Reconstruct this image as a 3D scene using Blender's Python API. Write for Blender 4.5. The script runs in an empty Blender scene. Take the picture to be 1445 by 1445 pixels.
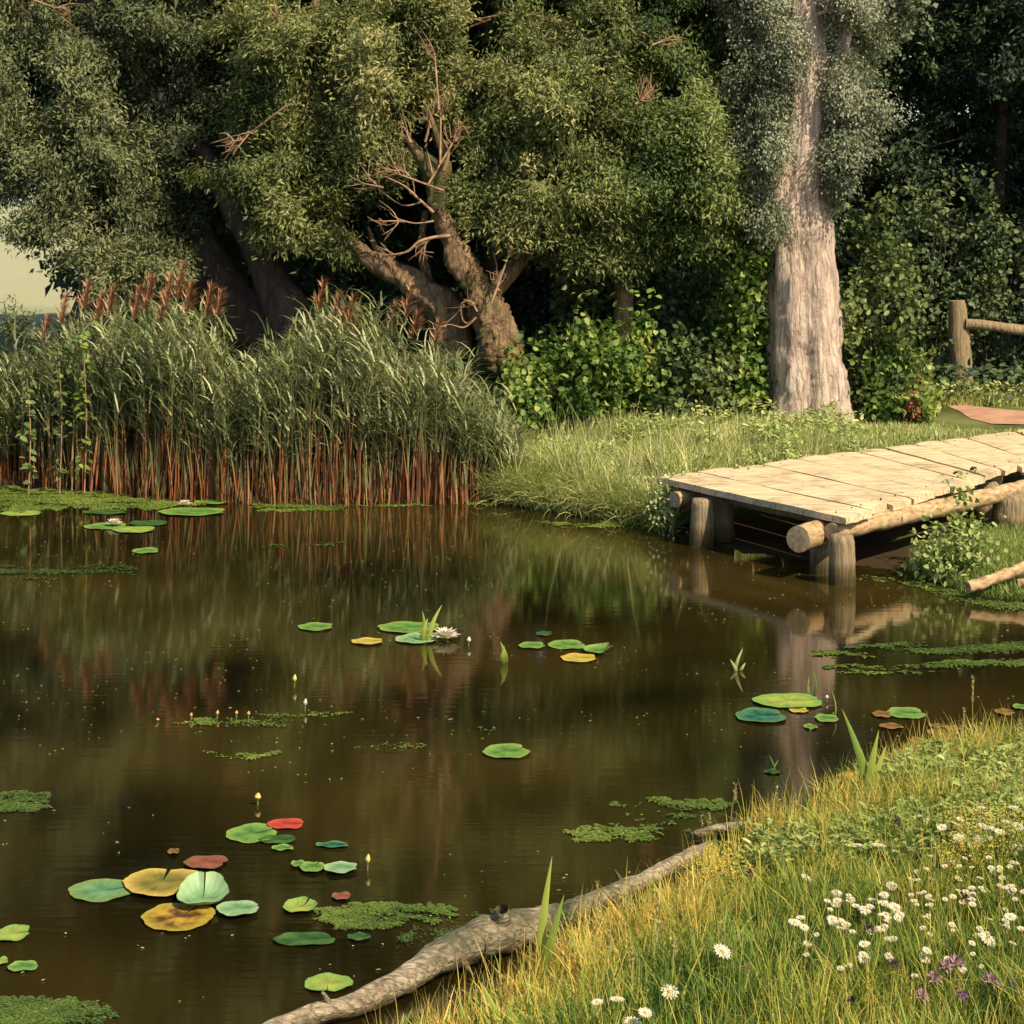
import bpy, math
import numpy as np
from mathutils import Vector, noise

S = bpy.context.scene
COL = S.collection
R = math.radians

# ------------------------------------------------------------------ camera
CAM_H, FPX, YH = 3.8, 2700.0, 280.0
cam = bpy.data.objects.new('camera', bpy.data.cameras.new('camera'))
COL.objects.link(cam)
cam.location = (0, 0, CAM_H)
cam.rotation_euler = (R(90), 0, 0)
cam.data.sensor_width = 36
cam.data.lens = 36 * FPX / 1445
cam.data.shift_y = -(722.5 - YH) / 1445
cam.data.clip_end = 2000
S.camera = cam

# ------------------------------------------------------------------ light
AZ, EL = R(44), R(47)
SUN = Vector((math.sin(AZ) * math.cos(EL), -math.cos(AZ) * math.cos(EL), math.sin(EL)))
world = bpy.data.worlds.new('World')
S.world = world
world.use_nodes = True
nt = world.node_tree
bg = nt.nodes['Background']
sky = nt.nodes.new('ShaderNodeTexSky')
sky.sky_type = 'NISHITA'
sky.sun_disc = False
sky.sun_elevation = EL
sky.sun_rotation = math.atan2(SUN.x, SUN.y)
nt.links.new(sky.outputs[0], bg.inputs[0])
bg.inputs[1].default_value = 0.125
sun = bpy.data.objects.new('sun', bpy.data.lights.new('sun', 'SUN'))
COL.objects.link(sun)
sun.data.energy = 4.5
sun.data.angle = R(0.6)
sun.data.color = (1.0, 0.88, 0.68)
sun.rotation_euler = SUN.to_track_quat('Z', 'Y').to_euler()
S.view_settings.view_transform = 'Standard'
S.view_settings.look = 'None'
S.view_settings.exposure = 0.55
S.view_settings.gamma = 1.0
S.render.engine = 'CYCLES'
S.cycles.max_bounces = 5
S.cycles.diffuse_bounces = 2
S.cycles.glossy_bounces = 2
S.cycles.transmission_bounces = 3
S.cycles.transparent_max_bounces = 4
S.cycles.caustics_reflective = False
S.cycles.caustics_refractive = False


def W(px, py, D):
    """a pixel of the photograph at depth D"""
    return Vector(((px - 722.5) * D / FPX, D, CAM_H - (py - YH) * D / FPX))


def P(px, py, z=0.0):
    """a pixel of the photograph on the level z"""
    return W(px, py, FPX * (CAM_H - z) / (py - YH))


# ------------------------------------------------------------------ scene helpers
def tag(o, label=None, cat=None, group=None, kind=None):
    if label: o['label'] = label
    if cat: o['category'] = cat
    if group: o['group'] = group
    if kind: o['kind'] = kind
    return o


def empty(name, loc, label, cat, group=None, rz=0.0):
    o = bpy.data.objects.new(name, None)
    COL.objects.link(o)
    o.location = loc
    o.rotation_euler = (0, 0, rz)
    o.empty_display_size = 0.1
    return tag(o, label, cat, group)


def mesh(name, v, f, m, parent=None, attrs=None, smooth=True, loc=None):
    """v (N,3); f (M,k) array of equal faces or a list of index lists"""
    v = np.asarray(v, dtype=np.float32).reshape(-1, 3)
    if loc is not None: v = v - np.array(loc, dtype=np.float32)
    if parent is not None: v = v - np.array(parent_loc(parent), dtype=np.float32)
    me = bpy.data.meshes.new(name)
    if isinstance(f, np.ndarray):
        n, k = f.shape
        me.vertices.add(len(v)); me.vertices.foreach_set('co', v.ravel())
        me.loops.add(n * k); me.loops.foreach_set('vertex_index', f.ravel().astype(np.int32))
        me.polygons.add(n)
        me.polygons.foreach_set('loop_start', np.arange(0, n * k, k, dtype=np.int32))
        me.polygons.foreach_set('loop_total', np.full(n, k, dtype=np.int32))
        me.update(calc_edges=True)
    else:
        me.from_pydata([tuple(map(float, p)) for p in v], [], [list(map(int, q)) for q in f])
    if smooth: me.polygons.foreach_set('use_smooth', np.ones(len(me.polygons), dtype=bool))
    for an, av in (attrs or {}).items():
        a = me.attributes.new(an, 'FLOAT', 'POINT')
        a.data.foreach_set('value', np.asarray(av, dtype=np.float32).ravel())
    me.materials.append(m)
    me.update()
    o = bpy.data.objects.new(name, me)
    COL.objects.link(o)
    if loc is not None: o.location = loc
    if parent is not None: o.parent = parent
    return o


def parent_loc(p):
    l = Vector(p.location)
    while p.parent is not None:
        p = p.parent
        l = l + p.location
    return l


def copy_tree(o, parent=None):
    c = o.copy()
    COL.objects.link(c)
    c.parent = parent
    for ch in o.children: copy_tree(ch, c)
    return c


def rnd(seed): return np.random.default_rng(seed)
def unit(a): return a / (np.linalg.norm(a, axis=-1, keepdims=True) + 1e-9)


class Buf:
    """collects faces of equal size with point attributes"""
    def __init__(s): s.v = []; s.f = []; s.t = []; s.h = []; s.n = 0
    def add(s, v, f, t, h):
        s.v.append(v.reshape(-1, 3)); s.f.append(f.reshape(-1, f.shape[-1]) + s.n)
        s.t.append(t.ravel()); s.h.append(h.ravel()); s.n += len(s.v[-1])
    def build(s, name, m, parent=None, loc=None):
        return mesh(name, np.concatenate(s.v), np.concatenate(s.f), m, parent,
                    {'tint': np.concatenate(s.t), 'h': np.concatenate(s.h)}, loc=loc)


def lances(buf, c, a, n, L, wd, tint):
    """narrow leaves: base c, axis a, normal n"""
    a = unit(a); s = unit(np.cross(a, n)); n = np.cross(s, a)
    L = L[:, None]; wd = wd[:, None]
    m = c + a * L * .42
    v = np.stack([c, m + s * wd * .5 + n * wd * .18, c + a * L - n * L * .08, m - s * wd * .5 + n * wd * .18], 1)
    N = len(c)
    f = np.arange(N * 4).reshape(N, 4)
    buf.add(v, f, np.repeat(tint, 4), np.tile([0, .5, 1, .5], N))


def ovals(buf, c, a, n, L, wd, tint):
    """broad leaves, two quads folded along the midrib"""
    a = unit(a); s = unit(np.cross(a, n)); n = np.cross(s, a)
    L = L[:, None]; wd = wd[:, None]
    tip = c + a * L - n * L * .12
    r1 = c + a * L * .18 + s * wd * .45 + n * wd * .12; r2 = c + a * L * .62 + s * wd * .42 + n * wd * .10
    l1 = c + a * L * .18 - s * wd * .45 + n * wd * .12; l2 = c + a * L * .62 - s * wd * .42 + n * wd * .10
    v = np.stack([c, r1, r2, tip, l2, l1], 1)
    N = len(c)
    b = (np.arange(N) * 6)[:, None]
    f = np.concatenate([b + np.array([0, 1, 2, 3]), b + np.array([0, 3, 4, 5])])
    buf.add(v, f, np.repeat(tint, 6), np.tile([0, .3, .7, 1, .7, .3], N))


def ribbons(buf, base, up, bend, L, wd, tint, seg=3, gravity=0.0, taper=1.0):
    """blades: start direction up, bending towards bend by the tip"""
    N = len(base)
    up = unit(up); side = unit(np.cross(up, bend + 1e-4))
    p = base.copy(); d = up.copy()
    vs = []; hs = []
    for k in range(seg + 1):
        t = k / seg
        w = wd * (1 - t ** (1.6 * taper)) * (0.55 + .45 * min(1, t * 4 + .3)) + wd * .04
        vs.append(p - side * w[:, None] * .5); vs.append(p + side * w[:, None] * .5)
        hs += [t, t]
        p = p + d * (L / seg)[:, None]
        d = unit(d + bend / seg + np.array([0, 0, -gravity / seg]) * (1 + t))
    v = np.stack(vs, 1)
    K = 2 * (seg + 1)
    q = np.array([[2 * k, 2 * k + 1, 2 * k + 3, 2 * k + 2] for k in range(seg)])
    f = (np.arange(N) * K)[:, None, None] + q[None]
    buf.add(v, f, np.repeat(tint, K), np.tile(hs, N))


def crown_leaves(buf, clumps, rng, leaf=(.085, .026), per=26, dens=1.0, droop=.35, shape=lances, spr=.21):
    """clumps: cx,cy,cz, rx,ry,rz, n sprigs, tone"""
    for (cx, cy, cz, rx, ry, rz, ns, tone) in clumps:
        ns = max(6, int(ns * dens))
        u = unit(rng.normal(size=(int(ns * 2.7), 3)))
        g0 = np.array([noise.noise(Vector((q[0] * rx * 1.25 + cx, q[1] * ry * 1.25 + cy, q[2] * rz * 1.7 + cz))) for q in u])
        u = u[np.argsort(-(g0 + rng.normal(0, .09, len(g0))))][:ns]
        r = rng.uniform(.28, 1.0, ns) ** .5
        lump = np.array([noise.noise(Vector(x) * 1.9 + Vector((cx * 1.3, cz, cy))) for x in u])
        r = r * (1 + .75 * lump)
        c = np.array([cx, cy, cz]) + u * r[:, None] * np.array([rx, ry, rz])
        ax = unit(u * .8 + rng.normal(size=(ns, 3)) * .45 + np.array([0, 0, .1 - droop]))
        st = tone + rng.normal() * .1 + rng.normal(size=ns) * .13 + lump * .3
        t = rng.uniform(-1, 1, (ns, per))
        pos = c[:, None] + ax[:, None] * t[..., None] * spr + rng.normal(size=(ns, per, 3)) * spr * .36
        la = unit(ax[:, None] * .8 + rng.normal(size=(ns, per, 3)) * .55 + np.array([0, 0, -droop * .6]))
        ln = unit(u[:, None] * .7 + np.array([0.1, -.15, .55]) + rng.normal(size=(ns, per, 3)) * .55)
        k = ns * per
        L = leaf[0] * rng.uniform(.6, 1.25, k); wd = leaf[1] * rng.uniform(.7, 1.25, k)
        tint = (st[:, None] + rng.normal(size=(ns, per)) * (.08 if shape is lances else .2)).ravel()
        shape(buf, pos.reshape(-1, 3), la.reshape(-1, 3), ln.reshape(-1, 3), L, wd, tint)


def tube(path, rad, seg=12, bump=0.0, freq=3.0, seed=0, rings=None, flute=None, cap=True):
    """round limb along a polyline, resampled, with a lumpy skin; returns verts, quads list"""
    path = [Vector(p) for p in path]
    n = rings or max(6, 5 * (len(path) - 1))
    L = [0]
    for a, b in zip(path, path[1:]): L.append(L[-1] + (b - a).length)
    pts = []; rr = []
    for i in range(n + 1):
        s = L[-1] * i / n
        k = 0
        while k < len(L) - 2 and s > L[k + 1]: k += 1
        t = (s - L[k]) / max(1e-6, L[k + 1] - L[k])
        p0 = path[max(0, k - 1)]; p1 = path[k]; p2 = path[k + 1]; p3 = path[min(len(path) - 1, k + 2)]
        p = .5 * ((2 * p1) + (p2 - p0) * t + (2 * p0 - 5 * p1 + 4 * p2 - p3) * t * t + (3 * p1 - p0 - 3 * p2 + p3) * t ** 3)
        pts.append(p); rr.append(rad[k] * (1 - t) + rad[k + 1] * t)
    V = []; F = []
    ref = Vector((0, 1, 0)) if abs((pts[-1] - pts[0]).normalized().y) < .8 else Vector((1, 0, 0))
    for i, p in enumerate(pts):
        d = (pts[min(n, i + 1)] - pts[max(0, i - 1)]).normalized()
        a = (ref - d * ref.dot(d)).normalized(); b = d.cross(a)
        for j in range(seg):
            th = 2 * math.pi * j / seg
            q = a * math.cos(th) + b * math.sin(th)
            r = rr[i]
            if flute: r *= flute(i / n, th)
            if bump:
                w = p + q * r
                r += bump * rr[i] * (noise.noise(Vector((w.x * freq, w.y * freq, w.z * freq * .45)) + Vector((seed, 0, 0)))
                                     + .6 * noise.noise(w * freq * 3.1 + Vector((0, seed, 0))))
            V.append(p + q * r)
    for i in range(n):
        for j in range(seg):
            F.append([i * seg + j, i * seg + (j + 1) % seg, (i + 1) * seg + (j + 1) % seg, (i + 1) * seg + j])
    if cap:
        for i, d in ((0, -1), (n, 1)):
            k0_ = len(V)
            V += [Vector(V[i * seg + j]) for j in range(seg)]
            k = len(V)
            nd = (pts[n] - pts[n - 1]).normalized() if i else (pts[1] - pts[0]).normalized()
            V.append(pts[i] + nd * d * rr[i] * .05)
            for j in range(seg):
                q = [k0_ + j, k0_ + (j + 1) % seg]
                F.append([k] + (q if i else q[::-1]))
    return V, F


def join(*parts):
    V = []; F = []
    for v, f in parts:
        k = len(V); V += list(v); F += [[i + k for i in q] for q in f]
    return V, F


# ------------------------------------------------------------------ materials
def mat(name):
    m = bpy.data.materials.new(name); m.use_nodes = True
    t = m.node_tree
    return m, t, t.nodes, t.links, t.nodes['Principled BSDF']


def ramp(N, stops, interp='LINEAR'):
    r = N.new('ShaderNodeValToRGB')
    e = r.color_ramp.elements
    while len(e) < len(stops): e.new(.5)
    for k, (p, c) in enumerate(stops): e[k].position = p; e[k].color = (*c, 1)
    r.color_ramp.interpolation = interp
    return r


def math_node(N, Lk, op, a, b=None):
    m = N.new('ShaderNodeMath'); m.operation = op
    for i, x in enumerate((a, b)):
        if x is None: continue
        if isinstance(x, (int, float)): m.inputs[i].default_value = x
        else: Lk.new(x, m.inputs[i])
    return m.outputs[0]


def leaf_mat(name, stops, transl=.3, rough=.55, spec=.25, patch=.35, pscale=.9, hstops=None):
    """leaf colour from each leaf's own tint, plus broad drifts of colour through the plant"""
    m, t, N, Lk, p = mat(name)
    at = N.new('ShaderNodeAttribute'); at.attribute_name = 'tint'
    ge = N.new('ShaderNodeNewGeometry')
    nz = N.new('ShaderNodeTexNoise'); nz.inputs['Scale'].default_value = pscale; nz.inputs['Detail'].default_value = 3
    Lk.new(ge.outputs['Position'], nz.inputs['Vector'])
    x = math_node(N, Lk, 'SUBTRACT', nz.outputs['Fac'], .5)
    x = math_node(N, Lk, 'MULTIPLY', x, patch * 2)
    x = math_node(N, Lk, 'ADD', x, at.outputs['Fac'])
    r = ramp(N, stops); Lk.new(x, r.inputs[0])
    col = r.outputs[0]
    if hstops:
        ah = N.new('ShaderNodeAttribute'); ah.attribute_name = 'h'
        r2 = ramp(N, [(a, (b, b, b)) for a, b, _ in hstops]); Lk.new(ah.outputs['Fac'], r2.inputs[0])
        mx = N.new('ShaderNodeMix'); mx.data_type = 'RGBA'
        Lk.new(r2.outputs[0], mx.inputs[0]); Lk.new(col, mx.inputs[6]); mx.inputs[7].default_value = (*hstops[0][2], 1)
        col = mx.outputs[2]
    Lk.new(col, p.inputs['Base Color'])
    p.inputs['Roughness'].default_value = rough
    p.inputs['Specular IOR Level'].default_value = spec
    tr = N.new('ShaderNodeBsdfTranslucent')
    Lk.new(col, tr.inputs['Color'])
    ms = N.new('ShaderNodeMixShader'); ms.inputs[0].default_value = transl
    Lk.new(p.outputs[0], ms.inputs[1]); Lk.new(tr.outputs[0], ms.inputs[2])
    Lk.new(ms.outputs[0], N['Material Output'].inputs['Surface'])
    return m


def bark_mat(name, c1, c2, c3, scale=(9, 9, 1.6), bump=.6, dist=.03, moss=None):
    m, t, N, Lk, p = mat(name)
    ge = N.new('ShaderNodeNewGeometry')
    mp = N.new('ShaderNodeMapping'); mp.inputs['Scale'].default_value = scale
    Lk.new(ge.outputs['Position'], mp.inputs[0])
    a = N.new('ShaderNodeTexNoise'); a.inputs['Scale'].default_value = 1; a.inputs['Detail'].default_value = 8; a.inputs['Roughness'].default_value = .65
    Lk.new(mp.outputs[0], a.inputs['Vector'])
    v = N.new('ShaderNodeTexVoronoi'); v.feature = 'DISTANCE_TO_EDGE'; v.inputs['Scale'].default_value = 1.0
    mixv = N.new('ShaderNodeMix'); mixv.data_type = 'VECTOR'; mixv.inputs[0].default_value = .62
    Lk.new(mp.outputs[0], mixv.inputs[4]); Lk.new(a.outputs['Color'], mixv.inputs[5]); Lk.new(mixv.outputs[1], v.inputs['Vector'])
    vv = math_node(N, Lk, 'MINIMUM', v.outputs['Distance'], .22)
    h = math_node(N, Lk, 'ADD', math_node(N, Lk, 'MULTIPLY', vv, 1.5), math_node(N, Lk, 'MULTIPLY', a.outputs['Fac'], 1.5))
    b = N.new('ShaderNodeTexNoise'); b.inputs['Scale'].default_value = 1.3; b.inputs['Detail'].default_value = 4
    Lk.new(ge.outputs['Position'], b.inputs['Vector'])
    r = ramp(N, [(.3, c1), (.62, c2), (1.0, c3)])
    x = math_node(N, Lk, 'ADD', math_node(N, Lk, 'MULTIPLY', h, .55), math_node(N, Lk, 'MULTIPLY', b.outputs['Fac'], .35))
    Lk.new(x, r.inputs[0])
    col = r.outputs[0]
    if moss:
        mr = ramp(N, [(.52, (0, 0, 0)), (.66, (1, 1, 1))]); Lk.new(b.outputs['Fac'], mr.inputs[0])
        mx = N.new('ShaderNodeMix'); mx.data_type = 'RGBA'
        Lk.new(mr.outputs[0], mx.inputs[0]); Lk.new(col, mx.inputs[6]); mx.inputs[7].default_value = (*moss, 1)
        col = mx.outputs[2]
    Lk.new(col, p.inputs['Base Color'])
    p.inputs['Roughness'].default_value = .9; p.inputs['Specular IOR Level'].default_value = .2
    bp = N.new('ShaderNodeBump'); bp.inputs['Strength'].default_value = bump; bp.inputs['Distance'].default_value = dist
    Lk.new(h, bp.inputs['Height']); Lk.new(bp.outputs[0], p.inputs['Normal'])
    return m


def noise_mat(name, stops, scale=6, detail=6, bump=.3, dist=.02, rough=.85, stretch=(1, 1, 1), spec=.2, rot=0.0):
    m, t, N, Lk, p = mat(name)
    ge = N.new('ShaderNodeNewGeometry')
    mp = N.new('ShaderNodeMapping'); mp.inputs['Scale'].default_value = stretch; mp.inputs['Rotation'].default_value = (0, 0, rot)
    Lk.new(ge.outputs['Position'], mp.inputs[0])
    a = N.new('ShaderNodeTexNoise'); a.inputs['Scale'].default_value = scale; a.inputs['Detail'].default_value = detail; a.inputs['Roughness'].default_value = .62
    Lk.new(mp.outputs[0], a.inputs['Vector'])
    r = ramp(N, stops); Lk.new(a.outputs['Fac'], r.inputs[0]); Lk.new(r.outputs[0], p.inputs['Base Color'])
    p.inputs['Roughness'].default_value = rough; p.inputs['Specular IOR Level'].default_value = spec
    if bump:
        bp = N.new('ShaderNodeBump'); bp.inputs['Strength'].default_value = bump; bp.inputs['Distance'].default_value = dist
        Lk.new(a.outputs['Fac'], bp.inputs['Height']); Lk.new(bp.outputs[0], p.inputs['Normal'])
    return m


M = {}
M['willow'] = leaf_mat('willow_leaf', [(0, (.04, .058, .018)), (.35, (.11, .13, .036)), (.6, (.16, .185, .048)), (.85, (.29, .29, .09)), (1, (.42, .36, .13))], .25)
M['grey_willow'] = leaf_mat('grey_willow_leaf', [(0, (.045, .058, .026)), (.4, (.12, .138, .055)), (.7, (.2, .215, .08)), (1, (.30, .28, .12))], .22)
M['silver'] = leaf_mat('silver_leaf', [(0, (.07, .085, .045)), (.4, (.17, .19, .10)), (.7, (.29, .30, .17)), (1, (.45, .43, .27))], .2)
M['fresh'] = leaf_mat('fresh_leaf', [(0, (.03, .055, .016)), (.4, (.095, .135, .034)), (.7, (.175, .22, .055)), (1, (.30, .33, .10))], .3)
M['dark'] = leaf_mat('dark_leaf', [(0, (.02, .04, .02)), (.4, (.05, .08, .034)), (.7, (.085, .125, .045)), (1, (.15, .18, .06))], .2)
M['bush'] = leaf_mat('bush_leaf', [(0, (.035, .08, .014)), (.4, (.12, .20, .03)), (.7, (.27, .34, .055)), (1, (.46, .47, .12))], .35, patch=.25, pscale=1.6)
M['reed'] = leaf_mat('reed_leaf', [(0, (.07, .095, .03)), (.35, (.21, .24, .08)), (.65, (.40, .41, .15)), (1, (.62, .60, .32))], .3, patch=.3)
M['reed_stem'] = leaf_mat('reed_stem', [(0, (.05, .02, .01)), (.35, (.18, .058, .02)), (.62, (.36, .12, .04)), (.84, (.40, .2, .08)), (1, (.30, .30, .10))], .1, patch=.2,
                          hstops=[(0, 0, (.14, .14, .05)), (.42, 0.05, None), (.62, .9, None)])
M['plume'] = leaf_mat('reed_plume', [(0, (.2, .075, .035)), (.4, (.52, .25, .12)), (.7, (.72, .40, .21)), (1, (.75, .45, .25))], .2)
M['grass_far'] = leaf_mat('bank_grass', [(0, (.13, .19, .035)), (.4, (.31, .37, .075)), (.7, (.50, .52, .15)), (1, (.72, .66, .30))], .35, patch=.45, pscale=.8)
M['grass_near'] = leaf_mat('meadow_grass', [(0, (.035, .085, .015)), (.35, (.15, .24, .035)), (.55, (.32, .38, .055)), (.75, (.50, .46, .08)), (1, (.78, .54, .12))], .35, patch=.55, pscale=1.1)
M['herb'] = leaf_mat('herb_leaf', [(0, (.08, .14, .025)), (.5, (.31, .37, .085)), (1, (.62, .60, .24))], .3, patch=.4, pscale=1.5)
M['iris'] = leaf_mat('iris_leaf', [(0, (.06, .14, .025)), (.4, (.17, .28, .045)), (.75, (.38, .42, .07)), (1, (.6, .55, .13))], .35, patch=.2, pscale=3)
M['duck'] = leaf_mat('duckweed', [(0, (.025, .04, .010)), (.35, (.065, .105, .018)), (.65, (.15, .20, .03)), (1, (.30, .33, .07))], .1, patch=.4, pscale=1.2, rough=.4)
M['bark'] = bark_mat('pale_bark', (.15, .09, .07), (.54, .385, .28), (.82, .66, .48), scale=(20, 20, 3.2), bump=1.0, dist=.05)
M['willow_bark'] = bark_mat('willow_bark', (.05, .03, .016), (.20, .12, .058), (.42, .28, .14), scale=(20, 20, 5), bump=1.0, dist=.05, moss=(.075, .075, .02))
M['dark_bark'] = bark_mat('dark_bark', (.022, .015, .010), (.06, .040, .027), (.12, .078, .05), scale=(10, 10, 3))
M['shoot'] = noise_mat('orange_shoot', [(.3, (.16, .08, .04)), (.7, (.46, .28, .15))], 8)
M['post'] = bark_mat('weathered_post', (.08, .052, .026), (.26, .185, .095), (.42, .31, .17), scale=(34, 34, 4), bump=.9, dist=.02)
M['log'] = bark_mat('driftwood', (.035, .023, .014), (.32, .24, .14), (.76, .62, .40), scale=(24, 60, 60), bump=1.0, dist=.02, moss=(.05, .06, .02))
M['beam'] = noise_mat('peeled_log', [(.3, (.18, .095, .04)), (.5, (.42, .27, .125)), (.72, (.62, .46, .25))], 9, 8, .5, .01, stretch=(1, 1, 3))
M['endgrain'] = noise_mat('end_grain', [(.3, (.22, .14, .07)), (.7, (.5, .38, .22))], 18, 6, .3, .006)

# the posts are wet and dark at the waterline
for mk_, top_ in (('post', 1.0), ('log', .32)):
    N_ = M[mk_].node_tree.nodes; L_ = M[mk_].node_tree.links; p_ = N_['Principled BSDF']
    src = p_.inputs['Base Color'].links[0].from_socket
    g_ = N_.new('ShaderNodeNewGeometry'); x_ = N_.new('ShaderNodeSeparateXYZ'); L_.new(g_.outputs['Position'], x_.inputs[0])
    w_ = ramp(N_, [(.05 * top_, (.22, .24, .14)), (.16 * top_, (.55, .52, .42)), (.24 * top_, (1, 1, 1))]); L_.new(x_.outputs[2], w_.inputs[0])
    q_ = N_.new('ShaderNodeMix'); q_.data_type = 'RGBA'; q_.blend_type = 'MULTIPLY'; q_.inputs[0].default_value = 1
    L_.new(src, q_.inputs[6]); L_.new(w_.outputs[0], q_.inputs[7]); L_.new(q_.outputs[2], p_.inputs['Base Color'])
# planks: grain along the board
def plank_mat(name, stops, scale, detail, bump, dist, stretch, rot):
    m = noise_mat(name, stops, scale, detail, bump, dist, stretch=stretch, rot=rot)
    N = m.node_tree.nodes; Lk = m.node_tree.links; p = N['Principled BSDF']
    base = p.inputs['Base Color'].links[0].from_socket
    ge = next(n for n in N if n.type == 'NEW_GEOMETRY')
    a = N.new('ShaderNodeTexNoise'); a.inputs['Scale'].default_value = 2.3; a.inputs['Detail'].default_value = 7; a.inputs['Roughness'].default_value = .7
    Lk.new(ge.outputs['Position'], a.inputs['Vector'])
    r = ramp(N, [(.34, (.58, .55, .50)), (.5, (.95, .93, .90)), (.7, (1.06, 1.02, .95))]); Lk.new(a.outputs['Fac'], r.inputs[0])
    mp = N.new('ShaderNodeMapping'); mp.inputs['Scale'].default_value = (.8, 26, 8); mp.inputs['Rotation'].default_value = (0, 0, rot)
    Lk.new(ge.outputs['Position'], mp.inputs[0])
    c = N.new('ShaderNodeTexNoise'); c.inputs['Scale'].default_value = 2.2; c.inputs['Detail'].default_value = 5; Lk.new(mp.outputs[0], c.inputs['Vector'])
    cr = ramp(N, [(.34, (.35, .27, .18)), (.40, (1, 1, 1))]); Lk.new(c.outputs['Fac'], cr.inputs[0])
    for k, q in enumerate((r, cr)):
        mm = N.new('ShaderNodeMix'); mm.data_type = 'RGBA'; mm.blend_type = 'MULTIPLY'; mm.inputs[0].default_value = .9
        Lk.new(base, mm.inputs[6]); Lk.new(q.outputs[0], mm.inputs[7]); base = mm.outputs[2]
    Lk.new(base, p.inputs['Base Color'])
    return m



DA, DB = W(925, 672, 21.70), W(1192, 729, 18.95)
grain = math.atan2((DB - DA).y, (DB - DA).x)
M['plank'] = plank_mat('weathered_plank', [(.28, (.24, .15, .07)), (.40, (.56, .41, .22)), (.6, (.76, .61, .36)), (.8, (.80, .69, .46))], 7, 9, .55, .006,
                       stretch=(.35, 4.5, 3), rot=-grain)

# ground: soil and short turf
m, t, N, Lk, p = mat('soil_and_turf')
ge = N.new('ShaderNodeNewGeometry')
a = N.new('ShaderNodeTexNoise'); a.inputs['Scale'].default_value = 1.1; a.inputs['Detail'].default_value = 9
Lk.new(ge.outputs['Position'], a.inputs['Vector'])
r = ramp(N, [(.3, (.035, .045, .012)), (.5, (.085, .10, .028)), (.7, (.16, .16, .05))]); Lk.new(a.outputs['Fac'], r.inputs[0])
sx = N.new('ShaderNodeSeparateXYZ'); Lk.new(ge.outputs['Position'], sx.inputs[0])
mud = ramp(N, [(.46, (1, 1, 1)), (.56, (0, 0, 0))])
z = math_node(N, Lk, 'ADD', math_node(N, Lk, 'MULTIPLY', sx.outputs[2], 1.0), .42); Lk.new(z, mud.inputs[0])
mx = N.new('ShaderNodeMix'); mx.data_type = 'RGBA'
Lk.new(mud.outputs[0], mx.inputs[0]); Lk.new(r.outputs[0], mx.inputs[6]); mx.inputs[7].default_value = (.045, .028, .012, 1)
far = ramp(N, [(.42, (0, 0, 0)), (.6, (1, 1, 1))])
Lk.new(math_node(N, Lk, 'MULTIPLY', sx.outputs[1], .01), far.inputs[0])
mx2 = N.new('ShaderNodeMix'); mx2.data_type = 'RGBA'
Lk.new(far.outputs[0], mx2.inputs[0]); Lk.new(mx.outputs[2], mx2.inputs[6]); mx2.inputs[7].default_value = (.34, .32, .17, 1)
Lk.new(mx2.outputs[2], p.inputs['Base Color']); p.inputs['Roughness'].default_value = .95; p.inputs['Specular IOR Level'].default_value = .1
bp = N.new('ShaderNodeBump'); bp.inputs['Strength'].default_value = .6; bp.inputs['Distance'].default_value = .03
Lk.new(a.outputs['Fac'], bp.inputs['Height']); Lk.new(bp.outputs[0], p.inputs['Normal'])
M['ground'] = m
M['path'] = noise_mat('bare_earth', [(.3, (.33, .16, .09)), (.7, (.55, .31, .19))], 3, 8, .5, .03)

# water: brown peaty body under a still, faintly rippled skin
m, t, N, Lk, p = mat('pond_water')
N.remove(p)
df = N.new('ShaderNodeBsdfDiffuse')
ge = N.new('ShaderNodeNewGeometry')
b = N.new('ShaderNodeTexNoise'); b.inputs['Scale'].default_value = .30; b.inputs['Detail'].default_value = 2
Lk.new(ge.outputs['Position'], b.inputs['Vector'])
r = ramp(N, [(.38, (.0055, .0042, .0012)), (.64, (.040, .027, .0055))]); Lk.new(b.outputs['Fac'], r.inputs[0]); Lk.new(r.outputs[0], df.inputs['Color'])
gl = N.new('ShaderNodeBsdfGlossy'); gl.inputs['Roughness'].default_value = .05
gl.inputs['Color'].default_value = (.95, .93, .85, 1)
mp = N.new('ShaderNodeMapping'); mp.inputs['Scale'].default_value = (1.2, 9, 1); Lk.new(ge.outputs['Position'], mp.inputs[0])
w1 = N.new('ShaderNodeTexNoise'); w1.inputs['Scale'].default_value = 1.6; w1.inputs['Detail'].default_value = 3; Lk.new(mp.outputs[0], w1.inputs['Vector'])
bp = N.new('ShaderNodeBump'); bp.inputs['Strength'].default_value = .06; bp.inputs['Distance'].default_value = .010
Lk.new(w1.outputs['Fac'], bp.inputs['Height']); Lk.new(bp.outputs[0], gl.inputs['Normal'])
fr = N.new('ShaderNodeFresnel'); fr.inputs['IOR'].default_value = 2.3
ms = N.new('ShaderNodeMixShader')
Lk.new(fr.outputs[0], ms.inputs[0]); Lk.new(df.outputs[0], ms.inputs[1]); Lk.new(gl.outputs[0], ms.inputs[2])
Lk.new(ms.outputs[0], N['Material Output'].inputs['Surface'])
M['water'] = m


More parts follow.
